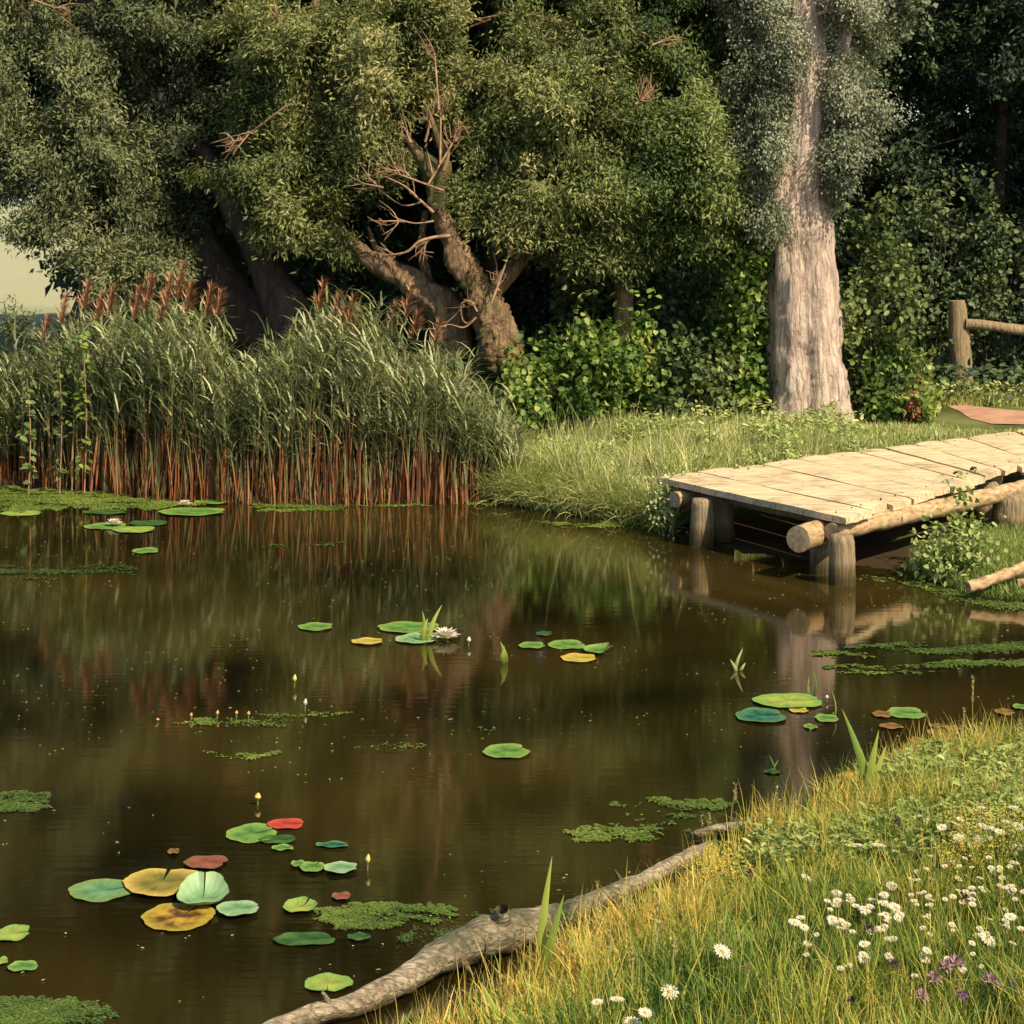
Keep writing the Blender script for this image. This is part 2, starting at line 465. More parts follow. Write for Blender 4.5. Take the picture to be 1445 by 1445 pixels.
def pad_mat(name, c1, c2, edge=None, bump=.4):
    """leaf blade with radial veins; the rim may be another colour"""
    m, t, N, Lk, p = mat(name)
    tc = N.new('ShaderNodeTexCoord')
    ah = N.new('ShaderNodeAttribute'); ah.attribute_name = 'h'
    a = N.new('ShaderNodeTexNoise'); a.inputs['Scale'].default_value = 9; a.inputs['Detail'].default_value = 6; Lk.new(tc.outputs['Object'], a.inputs['Vector'])
    an = N.new('ShaderNodeAttribute'); an.attribute_name = 'tint'
    ve = math_node(N, Lk, 'ABSOLUTE', math_node(N, Lk, 'SINE', math_node(N, Lk, 'MULTIPLY', an.outputs['Fac'], 8.0)))
    r = ramp(N, [(.30, tuple(q * .55 for q in c1)), (.44, c1), (.62, c2)]); Lk.new(a.outputs['Fac'], r.inputs[0])
    col = r.outputs[0]
    if edge:
        er = ramp(N, [(.55, (0, 0, 0)), (.95, (1, 1, 1))]); Lk.new(ah.outputs['Fac'], er.inputs[0])
        mx = N.new('ShaderNodeMix'); mx.data_type = 'RGBA'
        Lk.new(er.outputs[0], mx.inputs[0]); Lk.new(col, mx.inputs[6]); mx.inputs[7].default_value = (*edge, 1); col = mx.outputs[2]
    vr = ramp(N, [(0, (1.45, 1.4, 1.15)), (.16, (1, 1, 1))]); Lk.new(ve, vr.inputs[0])
    mm = N.new('ShaderNodeMix'); mm.data_type = 'RGBA'; mm.blend_type = 'MULTIPLY'; mm.inputs[0].default_value = 1
    Lk.new(col, mm.inputs[6]); Lk.new(vr.outputs[0], mm.inputs[7])
    Lk.new(mm.outputs[2], p.inputs['Base Color'])
    p.inputs['Roughness'].default_value = .5; p.inputs['Specular IOR Level'].default_value = .35
    bp = N.new('ShaderNodeBump'); bp.inputs['Strength'].default_value = bump; bp.inputs['Distance'].default_value = .004
    Lk.new(math_node(N, Lk, 'ADD', ve, a.outputs['Fac']), bp.inputs['Height']); Lk.new(bp.outputs[0], p.inputs['Normal'])
    return m


PM = {
    'green': pad_mat('pad_green', (0.064, 0.152, 0.0224), (0.136, 0.248, 0.04), (0.176, 0.264, 0.048)),
    'mint': pad_mat('pad_mint', (0.12, 0.232, 0.088), (0.208, 0.328, 0.144), (0.264, 0.36, 0.16)),
    'blue': pad_mat('pad_blue_green', (0.08, 0.184, 0.072), (0.152, 0.256, 0.104), (0.152, 0.224, 0.048)),
    'lime': pad_mat('pad_lime', (0.208, 0.264, 0.04), (0.32, 0.352, 0.056), (0.16, 0.272, 0.048)),
    'yellow': pad_mat('pad_yellow', (0.336, 0.256, 0.032), (0.464, 0.336, 0.048), (0.48, 0.32, 0.056)),
    'olive': pad_mat('pad_olive_yellow', (0.136, 0.12, 0.016), (0.224, 0.176, 0.024), (0.48, 0.32, 0.056)),
    'amber': pad_mat('pad_amber', (0.08, 0.04, 0.008), (0.416, 0.24, 0.02), (0.336, 0.24, 0.024)),
    'red': pad_mat('pad_red', (0.32, 0.028, 0.016), (0.44, 0.056, 0.028), (0.4, 0.064, 0.024)),
    'dullred': pad_mat('pad_dull_red', (0.192, 0.048, 0.028), (0.256, 0.08, 0.04), (0.16, 0.08, 0.024)),
    'teal': pad_mat('pad_teal', (0.0096, 0.068, 0.036), (0.032, 0.152, 0.08), (0.072, 0.16, 0.056)),
    'dark': pad_mat('pad_dark_green', (0.024, 0.068, 0.012), (0.056, 0.12, 0.02), None),
    'brown': pad_mat('pad_brown', (0.144, 0.072, 0.016), (0.24, 0.128, 0.024), None),
    'orange': pad_mat('pad_orange', (0.272, 0.104, 0.012), (0.4, 0.176, 0.024), (0.2, 0.128, 0.016)),
}


def plain(name, c, rough=.6, transl=0):
    m, t, N, Lk, p = mat(name)
    a = N.new('ShaderNodeTexNoise'); a.inputs['Scale'].default_value = 30
    r = ramp(N, [(.3, tuple(x * .8 for x in c)), (.7, c)]); Lk.new(a.outputs['Fac'], r.inputs[0]); Lk.new(r.outputs[0], p.inputs['Base Color'])
    p.inputs['Roughness'].default_value = rough
    if transl:
        tr = N.new('ShaderNodeBsdfTranslucent'); tr.inputs[0].default_value = (*c, 1)
        ms = N.new('ShaderNodeMixShader'); ms.inputs[0].default_value = transl
        Lk.new(p.outputs[0], ms.inputs[1]); Lk.new(tr.outputs[0], ms.inputs[2]); Lk.new(ms.outputs[0], N['Material Output'].inputs['Surface'])
    return m


M['petal'] = plain('cream_petal', (.80, .70, .50), .6, .25)
M['petal_white'] = plain('white_petal', (.78, .70, .50), .6, .2)
M['petal_pink'] = plain('pink_floret', (.55, .30, .34), .7, .2)
M['petal_violet'] = plain('violet_floret', (.25, .12, .26), .7, .2)
M['centre'] = plain('yellow_centre', (.55, .40, .05), .8)
M['stalk'] = plain('green_stalk', (.13, .19, .04), .6)
M['bud_yellow'] = plain('yellow_bud', (.65, .5, .12), .5)
M['bud_orange'] = plain('orange_bud', (.62, .3, .1), .5)
M['seed'] = plain('straw_seed_head', (.5, .4, .14), .8, .2)
M['dark_head'] = plain('dark_seed_head', (.07, .03, .03), .9)
M['red_leaf'] = plain('red_leaf', (.42, .09, .06), .6, .3)

# ------------------------------------------------------------------ pond outline and ground
near = [(-28, 2.0), (-8, 4.2), (-2, 6.4)] + [tuple(P(x, y).xy) for x, y in
        [(610, 1470), (680, 1436), (745, 1395), (800, 1345), (870, 1312), (935, 1290), (985, 1255), (1000, 1215),
         (1060, 1182), (1130, 1163), (1190, 1128), (1250, 1096), (1330, 1072), (1445, 1058)]] + [(7.5, 13.6), (14, 14.2)]
farb = [(14, 18.4), (8, 18.3)] + [tuple(P(x, y).xy) for x, y in
        [(1445, 852), (1375, 842), (1310, 818), (1230, 800), (1130, 790), (1040, 778), (960, 758), (900, 738), (820, 728), (760, 719),
         (700, 708), (560, 711), (450, 713), (340, 709), (250, 703), (150, 694), (60, 687), (0, 683)]] + [(-9, 25.3), (-28, 25.0)]
POND = np.array(near + farb, dtype=float)


def shore_dist(x, y):
    """signed: negative over the pond"""
    x = np.asarray(x, float); y = np.asarray(y, float)
    sh = x.shape; x = x.ravel(); y = y.ravel()
    d = np.full(x.shape, 1e9); ins = np.zeros(x.shape, bool)
    n = len(POND)
    for i in range(n):
        ax, ay = POND[i]; bx, by = POND[(i + 1) % n]
        ex, ey = bx - ax, by - ay
        t = np.clip(((x - ax) * ex + (y - ay) * ey) / (ex * ex + ey * ey + 1e-9), 0, 1)
        d = np.minimum(d, np.hypot(x - ax - t * ex, y - ay - t * ey))
        cr = ((ay > y) != (by > y)) & (x < (bx - ax) * (y - ay) / (by - ay + 1e-12) + ax)
        ins ^= cr
    return np.where(ins, -d, d).reshape(sh)


def height(x, y):
    x = np.asarray(x, float); y = np.asarray(y, float)
    d = shore_dist(x, y)
    wob = .035 * np.sin(x * 1.7 + y * .9) + .03 * np.sin(x * .8 - y * 2.1 + 1) + .015 * np.sin(x * 4.1 + 2) * np.sin(y * 3.7)
    farz = np.minimum(.05 + d * .16, .5)
    nearz = .04 + d * .13 + np.maximum(0, 7.5 - y) * .16 * np.clip(d, 0, 1)
    z = np.where(y > 15.5, farz, np.minimum(nearz, 2.1))
    lx, ly = .7665, .6422
    sb = (y - 21.70) * lx - (x - 1.63) * ly
    k = np.clip((sb + .35) / .9, 0, 1); k = k * k * (3 - 2 * k)
    low = np.minimum(.015 + .035 * np.maximum(d, 0), .07)
    z = np.where((y > 15.5) & (x > 1.2), low * (1 - k) + np.minimum(z, .12 + np.maximum(sb + .35, 0) * .4) * k, z)
    z = z + wob * np.clip(d, 0, 1) * np.where((y > 15.5) & (x > 1.2), .3 + .7 * k, 1)
    return np.where(d < 0, np.maximum(d * .5, -.9) - .01, z)


def ground_pt(px, py):
    z = .3
    for _ in range(14):
        p = P(px, py, z); z = .5 * z + .5 * float(height(p.x, p.y))
    return P(px, py, z)


def axis(fine, coarse): return np.unique(np.round(np.concatenate([fine, coarse]), 3))
gx = axis(np.arange(-9, 9.01, .14), np.concatenate([np.arange(-30, 30, 1.0), [-600, -300, -150, -80, -50, 50, 80, 150, 300, 600]]))
gy = axis(np.arange(6, 31, .14), np.concatenate([np.arange(-10, 60, 1.0), [-300, -100, -40, 80, 120, 200, 400, 900]]))
X, Y = np.meshgrid(gx, gy)
Z = height(X, Y)
nx = len(gx); ny = len(gy)
idx = np.arange(nx * ny).reshape(ny, nx)
F = np.stack([idx[:-1, :-1], idx[:-1, 1:], idx[1:, 1:], idx[1:, :-1]], -1).reshape(-1, 4)
g = mesh('ground', np.stack([X, Y, Z], -1), F, M['ground'])
tag(g, 'grassy banks around the dark pond and the pond bed', kind='structure')
w = mesh('water', [(-40, -3, 0), (20, -3, 0), (20, 30, 0), (-40, 30, 0)], [[0, 1, 2, 3]], M['water'], smooth=False)
w['label'] = 'still brown pond water reflecting the trees'; w['kind'] = 'structure'

# bare reddish earth where the path meets the dock
pts = []; ring = [(1335, 573), (1352, 580), (1370, 592), (1400, 599), (1450, 600), (1520, 604), (1560, 596), (1520, 586), (1445, 581), (1400, 577), (1365, 573)]
c = ground_pt(1420, 588)
V = [c + Vector((0, 0, .012))]
for k in range(4):
    for (x, y) in ring:
        q = ground_pt(x, y); f = (k + 1) / 4
        q = c.lerp(q, f); V.append(Vector((q.x, q.y, float(height(q.x, q.y)) + .012)))
n = len(ring); F = [[0, 1 + i, 1 + (i + 1) % n] for i in range(n)]
for k in range(3):
    for i in range(n): F.append([1 + k * n + i, 1 + (k + 1) * n + i, 1 + (k + 1) * n + (i + 1) % n, 1 + k * n + (i + 1) % n])
tag(mesh('path', V, F, M['path']), 'reddish bare earth path behind the dock', kind='structure')


# ------------------------------------------------------------------ trees
def C(px, py, rx, ry, D, n, tone, dr=None):
    """a clump of foliage seen at a pixel with its radii in pixels"""
    p = W(px, py, D); s = D / FPX
    return (p.x, p.y, p.z, rx * s, (dr or (rx + ry) * .5 * s * 1.1), ry * s, n, tone)


def high(x0, x1, y0, y1, z0, z1, n, rng, tone=.45, r=1.1):
    return [(rng.uniform(x0, x1), rng.uniform(y0, y1), rng.uniform(z0, z1), r * rng.uniform(.8, 1.4), r * rng.uniform(.8, 1.3), r * rng.uniform(.55, .9), 0, tone + rng.uniform(-.35, .35)) for _ in range(n)]


def boughs(trunk_pts, clumps, rng, r0=.05, seed=0, every=1):
    out = []
    for c in clumps[::every]:
        e = Vector(c[:3])
        k = min(trunk_pts, key=lambda q: (Vector(q) - e).length + max(0, q[2] - e.z) * 1.5)
        s = Vector(k)
        mid = s.lerp(e, .5) + Vector((rng.normal() * .15, rng.normal() * .15, .12 * (e - s).length))
        q = (s - e).length
        out.append(tube([s, mid, e], [r0 * (.6 + q * .25), r0 * .6, r0 * .2], 6, .25, 3, seed, rings=8))
        for _ in range(3):
            d = Vector(rng.normal(size=3)).normalized()
            e2 = e + Vector((d.x * c[3], d.y * c[4], d.z * c[5])) * .75
            out.append(tube([mid.lerp(e, rng.uniform(.2, .9)), e.lerp(e2, .5) + Vector((0, 0, .08)), e2], [r0 * .35, r0 * .22, r0 * .08], 4, 0, rings=5))
    return out


def tree(name, label, cat, parts, clumps, upper, mleaf, mbark, rng, leaf=(.10, .029), per=26, bt=None, group=None, shape=lances, dens=1.0, limb=.05, udens=60, droop=.35):
    base = parts[0][0][0] if False else bt[0]
    root = empty(name, tuple(base), label, cat, group)
    V, F = join(*(parts + boughs(bt[1], clumps, rng, limb)))
    mesh('trunk', [tuple(q) for q in V], F, mbark, root)
    b = Buf()
    crown_leaves(b, clumps, rng, leaf, per, dens, droop, shape)
    if upper:
        up = [(*c[:6], udens, c[7]) for c in upper]
        crown_leaves(b, up, rng, (leaf[0] * 2.1, leaf[1] * 2.9), 30, 1.0, .3, shape, .3)
    b.build('crown', mleaf, root)
    return root


def lin(a, b, n): return [tuple(Vector(a).lerp(Vector(b), k / n)) for k in range(n + 1)]


# --- far left willow
rng = rnd(1)
A0 = W(120, 480, 30); A1 = W(150, 300, 30); A2 = W(120, 60, 30.3)
pr = [tube([A0, A1, A2, A2 + Vector((.2, .4, 5))], [.3, .24, .18, .08], 14, .2, 3, 1, rings=24)]
cl = [C(60, 110, 110, 80, 29.6, 520, .45), C(20, 220, 80, 60, 29.3, 340, .55), C(160, 50, 110, 70, 29.8, 420, .35), C(110, 215, 90, 60, 29.2, 380, .45),
      C(75, 318, 55, 34, 29.0, 200, .5), C(170, 300, 60, 50, 29.4, 260, .3), C(215, 380, 50, 36, 28.6, 200, .6), C(150, 385, 55, 38, 28.4, 240, .6),
      C(20, 20, 80, 60, 29.5, 300, .4), C(240, 110, 70, 70, 30.3, 280, .2), C(180, 190, 70, 60, 29.9, 280, .3), C(110, 270, 50, 40, 29.6, 160, .2)]
tree('willow_tree', 'grey-green willow at the far left edge behind the reeds', 'tree', pr, cl, high(-9.5, -5.2, 29.8, 33, 7.2, 12.5, 52, rng), M['grey_willow'], M['dark_bark'], rng,
     bt=(A0, lin(A0, A1, 6) + lin(A1, A2, 6)))

# --- dark leaning willow (brown mass behind the reeds)
rng = rnd(2)
B0 = W(425, 470, 28.8); B1 = W(385, 400, 29.1); B2 = W(350, 330, 29.3); B3 = W(300, 240, 29.8); B4 = W(250, 120, 30.2)
pr = [tube([B0, B1, B2, B3, B4, B4 + Vector((-.5, .6, 4))], [.34, .27, .2, .17, .13, .06], 14, .25, 3, 5, rings=30),
      tube([W(395, 480, 29.6), W(330, 430, 29.9), W(285, 350, 30.2), W(270, 250, 30.5)], [.5, .42, .3, .16], 14, .25, 2.5, 7, rings=20)]
cl = [C(260, 200, 70, 60, 30.0, 300, .12), C(300, 290, 60, 45, 30.4, 220, .05), C(230, 270, 60, 50, 30.4, 240, .1), C(320, 130, 70, 60, 30.2, 300, .2),
      C(280, 60, 80, 60, 30.1, 320, .3), C(290, 370, 60, 45, 31.2, 260, .02), C(380, 250, 40, 30, 29.6, 100, .35)]  # lowest tones put the shade between the crowns into leaf colour
tree('leaning_willow_tree', 'dark shadowed willow leaning left over the reeds with a brown trunk', 'tree', pr, cl, high(-5.5, -2.8, 30.2, 33.5, 7.2, 12.5, 40, rng), M['grey_willow'], M['dark_bark'], rng,
     bt=(B0, lin(B0, B2, 5) + lin(B2, B4, 8)))

# --- second leaning willow: long mossy trunk leaning left
rng = rnd(3)
E0 = W(640, 500, 27.9); E1 = W(625, 440, 27.9); E2 = W(575, 395, 28.0); E3 = W(520, 365, 28.1); E4 = W(480, 325, 28.3); E5 = W(450, 260, 28.8); E6 = W(440, 120, 29.3)
pr = [tube([E0, E1, E2, E3, E4, E5, E6, E6 + Vector((.2, .5, 4.5))], [.27, .23, .20, .15, .115, .10, .09, .04], 24, .5, 5, 11, rings=90),
      tube([W(610, 430, 28.0), W(600, 380, 28.3), W(595, 340, 28.5), W(600, 300, 28.8)], [.09, .08, .06, .05], 8, .2, rings=10),
      tube([W(555, 400, 28.1), W(530, 350, 28.2), W(520, 320, 28.4)], [.06, .045, .02], 7, .2, rings=8),
      tube([W(600, 445, 28.1), W(560, 425, 28.4), W(550, 470, 28.4)], [.10, .09, .10], 8, .2, rings=10)]
cl = [C(440, 60, 120, 80, 28.6, 620, .62), C(540, 50, 100, 70, 28.5, 520, .78), C(540, 130, 90, 60, 28.2, 420, .75), C(400, 175, 80, 50, 28.5, 300, .45), C(395, 120, 70, 50, 28.8, 280, .3),
      C(430, 220, 90, 42, 28.1, 400, .7), C(350, 240, 70, 38, 28.4, 280, .62), C(430, 300, 55, 36, 27.9, 240, .55), C(500, 180, 80, 50, 28.2, 320, .6), C(360, 60, 70, 60, 29.0, 280, .45),
      C(500, 265, 55, 36, 28.2, 220, .5), C(405, 330, 40, 28, 28.0, 120, .5), C(330, 195, 45, 35, 28.8, 140, .5), C(610, 100, 40, 70, 28.6, 200, .55), C(540, 215, 40, 36, 28.2, 160, .55),
      C(480, 340, 30, 20, 27.9, 60, .3), C(590, 15, 60, 50, 28.8, 200, .6)]
mossy = tree('mossy_willow_tree', 'willow with a long mossy trunk bent low to the left and a sunlit olive crown', 'tree', pr, cl, high(-3.6, -1.0, 29.8, 33, 7.0, 12.5, 40, rng, .55), M['willow'], M['willow_bark'], rng,
     bt=(E0, lin(E3, E4, 3) + lin(E4, E6, 10)))

wild_twigs_later = [(395, 45, 8, 280, .4), (420, 30, 6, 290, .35), (385, 20, 5, 300, .35), (80, 12, 6, 340, .4), (350, 190, 5, 215, .4), (330, 200, 5, 200, .3)]
# --- broken willow with the orange shoots
rng = rnd(4)
G = [W(712, 520, 27.5), W(700, 470, 27.5), W(672, 405, 27.5), W(640, 345, 27.5), W(622, 300, 27.5), W(612, 250, 27.5), W(590, 215, 27.4), W(573, 190, 27.4)]
pr = [tube(G, [.32, .27, .21, .165, .145, .14, .09, .02], 28, .5, 6, 21, rings=110),
      tube([W(616, 262, 27.5), W(630, 238, 27.45), W(626, 222, 27.45), W(612, 178, 27.4), W(603, 152, 27.4)], [.12, .08, .055, .04, .02], 9, .25, rings=20),
      tube([W(690, 420, 27.6), W(740, 360, 28), W(790, 300, 28.3), W(830, 180, 28.6), W(840, 0, 29), W(840, -300, 29.4)], [.14, .11, .10, .09, .08, .05], 10, .2, rings=30)]
cl = [C(770, 90, 90, 60, 28.3, 420, .6), C(860, 50, 70, 60, 28.5, 320, .5), C(720, 205, 70, 45, 27.9, 320, .55), C(800, 170, 90, 60, 27.9, 440, .7), C(770, 260, 90, 45, 27.7, 400, .6),
      C(700, 325, 55, 30, 27.6, 220, .62), C(760, 350, 60, 32, 27.6, 240, .5), C(690, 270, 50, 30, 27.7, 180, .6), C(830, 285, 70, 45, 27.8, 300, .6), C(745, 55, 50, 50, 28.6, 180, .6),
      C(680, 150, 40, 34, 28.6, 120, .3), C(830, 360, 60, 30, 28.0, 200, .35), C(640, 40, 26, 60, 29.2, 100, .4)]
brk = tree('broken_willow_tree', 'broken willow with a snapped sunlit top and bare orange shoots behind the reeds', 'tree', pr, cl, high(-.8, 1.8, 29.8, 33, 7.0, 12.5, 38, rng, .55), M['willow'], M['willow_bark'], rng,
           bt=(W(712, 520, 27.5), lin(W(740, 360, 28), W(790, 300, 28.3), 4) + lin(W(790, 300, 28.3), W(830, 180, 28.6), 4) + lin(W(830, 180, 28.6), W(840, 0, 29), 4)))


def wild_twigs(tips, D, par, seed, r=.012):
    rg_ = rnd(seed)
    for (x, y, n_, ang, L_) in tips:
        out = []
        g_ = Vector((math.cos(R(ang)), .3, math.sin(R(ang)))) * -.45
        c_ = W(x, y, D); out.append(tube([c_ + g_ * (1.6 if L_ > .35 else .25), c_], [r * 1.6, r], 5, 0, rings=4))
        for k in range(n_):
            a_ = R(ang + rg_.normal(0, 26)); l_ = L_ * rg_.uniform(.5, 1.2)
            p0 = c_ + g_ * rg_.uniform(0, .12); d_ = Vector((math.cos(a_), rg_.normal(0, .35), math.sin(a_)))
            p1 = p0 + d_ * l_ * .5 + Vector((rg_.normal(0, .03), 0, rg_.normal(0, .03))); p2 = p0 + d_ * l_ + Vector((rg_.normal(0, .06), 0, rg_.normal(0, .06)))
            out.append(tube([p0, p1, p2], [r, r * .6, r * .2], 4, 0, rings=6))
            out.append(tube([p1, p1.lerp(p2, .5) + Vector((rg_.normal(0, .07), 0, rg_.normal(0, .07))), p1 + d_ * l_ * .35 + Vector((rg_.normal(0, .12), 0, rg_.normal(0, .12)))], [r * .5, r * .3, r * .15], 4, 0, rings=5))
        V, F = join(*out)
        mesh('twig', V, F, M['shoot'], par)


wild_twigs([(622, 160, 6, 90, .4), (605, 170, 4, 105, .35), (640, 200, 5, 60, .4), (575, 192, 4, 120, .3), (560, 245, 6, 160, .45), (530, 262, 5, 165, .35), (570, 240, 4, 130, .35), (555, 360, 5, 190, .3), (560, 312, 5, 175, .35),
            (718, 360, 5, 70, .4), (735, 335, 4, 60, .35), (648, 190, 3, 60, .3), (600, 345, 5, 230, .3), (668, 430, 6, 120, .2), (618, 462, 4, 190, .25), (614, 85, 5, 95, .4), (905, 140, 14, 40, .28), (930, 60, 5, 20, .35), (700, 400, 4, 110, .3)], 27.15, brk, 5)


wild_twigs(wild_twigs_later, 27.9, mossy, 6, .014)


def twig(pix, D, r, seed=0):
    r *= .72
    pts = [W(x, y, D + .04 * k * (1 if seed % 2 else -1)) for k, (x, y) in enumerate(pix)]
    V, F = tube(pts, list(np.linspace(r, r * .35, len(pts))), 6, .2, 6, seed, rings=4 * len(pts))
    mesh('branch', V, F, M['shoot'], brk)


for i, (pix, r) in enumerate([
    ([(626, 240), (633, 215), (622, 190), (621, 155)], .035), ([(630, 232), (636, 200), (634, 175)], .02), ([(628, 225), (645, 205), (650, 190)], .014),
    ([(612, 300), (590, 280), (570, 262), (545, 250)], .035), ([(585, 275), (582, 255), (570, 240), (560, 235)], .018), ([(595, 285), (570, 290), (545, 275), (530, 262), (515, 245)], .02),
    ([(635, 333), (612, 335), (590, 342), (575, 355), (550, 360)], .045), ([(600, 338), (592, 352), (588, 362)], .015), ([(612, 312), (585, 315), (560, 308), (550, 300)], .022),
    ([(670, 430), (660, 425), (650, 432), (655, 455), (670, 450), (672, 440)], .035), ([(672, 448), (655, 462), (635, 458), (618, 462)], .025), ([(655, 430), (642, 445), (625, 460)], .02),
    ([(700, 400), (712, 375), (722, 350), (735, 335)], .025), ([(702, 395), (700, 370), (695, 355)], .015), ([(600, 200), (605, 178), (602, 160)], .03), ([(610, 245), (606, 225), (600, 205)], .02)]):
    twig(pix, 27.25, r, i)

# --- right centre tree: small trunk, bright olive and green crown
rng = rnd(5)
H0 = W(880, 480, 28.6); H1 = W(879, 400, 28.6); H2 = W(874, 320, 28.6); H3 = W(890, 150, 29); H4 = W(900, -100, 29.3)
pr = [tube([H0, H1, H2, H3, H4, H4 + Vector((0, .4, 3))], [.15, .13, .12, .10, .08, .03], 10, .2, 4, 31, rings=30)]
cl = [C(910, 250, 90, 60, 28.0, 440, .5), C(985, 190, 60, 55, 27.9, 320, .75), C(1015, 255, 50, 45, 27.8, 260, .85), C(905, 165, 60, 50, 28.2, 260, .6), C(945, 90, 60, 50, 28.6, 200, .3),
      C(920, 330, 60, 34, 28.1, 240, .45), C(985, 320, 50, 40, 28.2, 200, .5), C(930, 20, 60, 50, 29, 180, .2), C(1000, 90, 40, 60, 29.2, 160, .1), C(860, 300, 50, 40, 28.2, 180, .6), C(850, 230, 60, 50, 28.0, 260, .75),
      C(1020, 340, 36, 36, 28.3, 120, .35), C(905, 375, 40, 24, 28.1, 100, .5)]
tree('young_willow_tree', 'young willow with a thin bare trunk and bright green outer twigs', 'tree', pr, cl, high(1.4, 3.6, 30, 33, 7.0, 12, 32, rng, .5), M['fresh'], M['willow_bark'], rng,
     bt=(H0, lin(H2, H3, 5) + lin(H3, H4, 4)))

# --- big pale tree
rng = rnd(6)
T0 = ground_pt(1144, 592); TD = T0.y
def TW(x, y): return W(x, y, TD)
def flute(t, th):
    b = math.exp(-t * 16)
    return 1 + .13 * b * math.cos(3 * th + .5) + .10 * b + .06 * math.cos(5 * th + t * 6) + .045 * math.cos(9 * th + 2 - t * 9) - .16 * math.exp(-((th - 2.95) / .16) ** 2) * math.exp(-t * 26)
tr = [tube([TW(1144, 606), TW(1142, 560), TW(1138, 500), TW(1133, 400), TW(1128, 300), TW(1133, 220), TW(1140, 150), TW(1138, 60), TW(1130, -60), TW(1125, -300), TW(1110, -600)],
           [.60, .54, .505, .465, .43, .35, .27, .24, .22, .16, .06], 72, .13, 5, 41, rings=190, flute=flute),
      tube([TW(1108, 330), W(1098, 240, TD - .1), W(1085, 120, TD), W(1075, 0, TD), W(1050, -300, TD)], [.2, .15, .12, .10, .05], 12, .2, 4, 42, rings=30),
      tube([TW(1140, 200), W(1165, 130, TD), W(1195, 40, TD), W(1230, -200, TD)], [.2, .13, .10, .05], 12, .2, 4, 43, rings=24)]
cl = [C(1075, 40, 45, 60, TD, 240, .55), C(1068, 130, 38, 60, TD - .2, 240, .5), C(1075, 215, 34, 55, TD - .3, 220, .45), C(1085, 290, 24, 40, TD - .5, 110, .4), C(1210, 50, 50, 60, TD, 280, .55),
      C(1215, 140, 40, 60, TD - .1, 260, .5), C(1195, 215, 34, 50, TD - .3, 200, .5), C(1118, 60, 26, 44, TD - .45, 100, .6), C(1192, 100, 30, 50, TD - .4, 150, .7), C(1185, 270, 24, 28, TD - .4, 80, .4),
      C(1175, 15, 30, 36, TD - .3, 110, .7), C(1055, 0, 40, 60, TD + .2, 200, .5), C(1050, 180, 20, 50, TD, 90, .4)]
up = high(3.0, 6.6, 29.6, 32.5, 7.0, 13.5, 34, rng, .5, 1.2)
tree('poplar_tree', 'large pale-barked tree with a broad sunlit trunk and silvery foliage behind the dock', 'tree', tr, cl, up, M['silver'], M['bark'], rng, leaf=(.06, .03), per=30,
     bt=(T0, lin(TW(1133, 200), TW(1125, -200), 14)), droop=.7)

# --- background trees
def back_tree(x, D, h, r, seed, label, tone=.4, mleaf='dark', lowest=1.2, nc=20, dens=95, leaf=(.13, .06), bark='dark_bark', group='dark trees behind the willows', name='tree'):
    rg = rnd(seed)
    z0 = float(height(x, D))
    b = Vector((x, D, z0 - .1)); tp = Vector((x + rg.uniform(-.6, .6), D + rg.uniform(-.3, .3), h * .85))
    pr = [tube([b, b.lerp(tp, .3) + Vector((rg.uniform(-.2, .2), 0, 0)), b.lerp(tp, .65), tp], [.17, .13, .09, .03], 9, .2, 3, seed, rings=14)]
    cl = []
    for k in range(nc):
        z = lowest + (h - lowest) * (k + .5) / nc
        rr = r * (1 - .55 * ((z / h) ** 2))
        an = rg.uniform(0, 2 * math.pi)
        cl.append((x + math.cos(an) * rr * rg.uniform(.3, .8), D + math.sin(an) * rr * .7, z, rr * rg.uniform(.5, .75), rr * rg.uniform(.45, .7), rr * rg.uniform(.35, .5), dens, tone + rg.uniform(-.15, .15)))
    return tree(name, label, 'tree', pr, cl, None, M[mleaf], M[bark], rg, leaf=leaf, per=26, bt=(b, lin(b, tp, 10)), group=group, limb=.035)


bt = [(-6.0, 35, 13, 2.0, 'dark tree seen between the far left willow and the leaning trunk'), (-3.6, 36, 14, 2.8, 'dark tree behind the crown of the mossy willow'), (-.4, 35.5, 13, 2.6, 'dark tree in the gap behind the broken willow'),
      (2.2, 36, 13.5, 2.7, 'dark tree behind the young willow'), (5.0, 36, 14, 2.8, 'dark tree directly behind the big pale trunk'), (9.4, 36.5, 13.5, 2.8, 'dark tree at the upper right behind the fence'),
      (7.3, 38.5, 14, 2.6, 'dark tree showing just right of the silvery crown of the big pale trunk'),
      (12.2, 36, 13, 2.6, 'dark tree at the right edge behind the fence rail')]
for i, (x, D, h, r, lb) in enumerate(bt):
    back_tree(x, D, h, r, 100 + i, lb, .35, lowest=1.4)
# tall neighbours whose shade falls on the wood at the right
for i, (x, D, h, r) in enumerate([(15.2, 29.5, 14, 2.8), (17.5, 33, 15, 3.0), (13.2, 34.5, 14, 2.4)]):
    back_tree(x, D, h, r, 140 + i, 'tall tree standing to the right of the fence outside the view', .4, group='tall trees right of the fence', lowest=3.5, leaf=(.2, .1), dens=60)
back_tree(-12.6, 40, 8.5, 2.0, 150, 'tree added beyond the far left willow, outside the view', .5, mleaf='grey_willow', group=None, lowest=5.0)  # unseen tree added to block sky mirrored in the water at the left
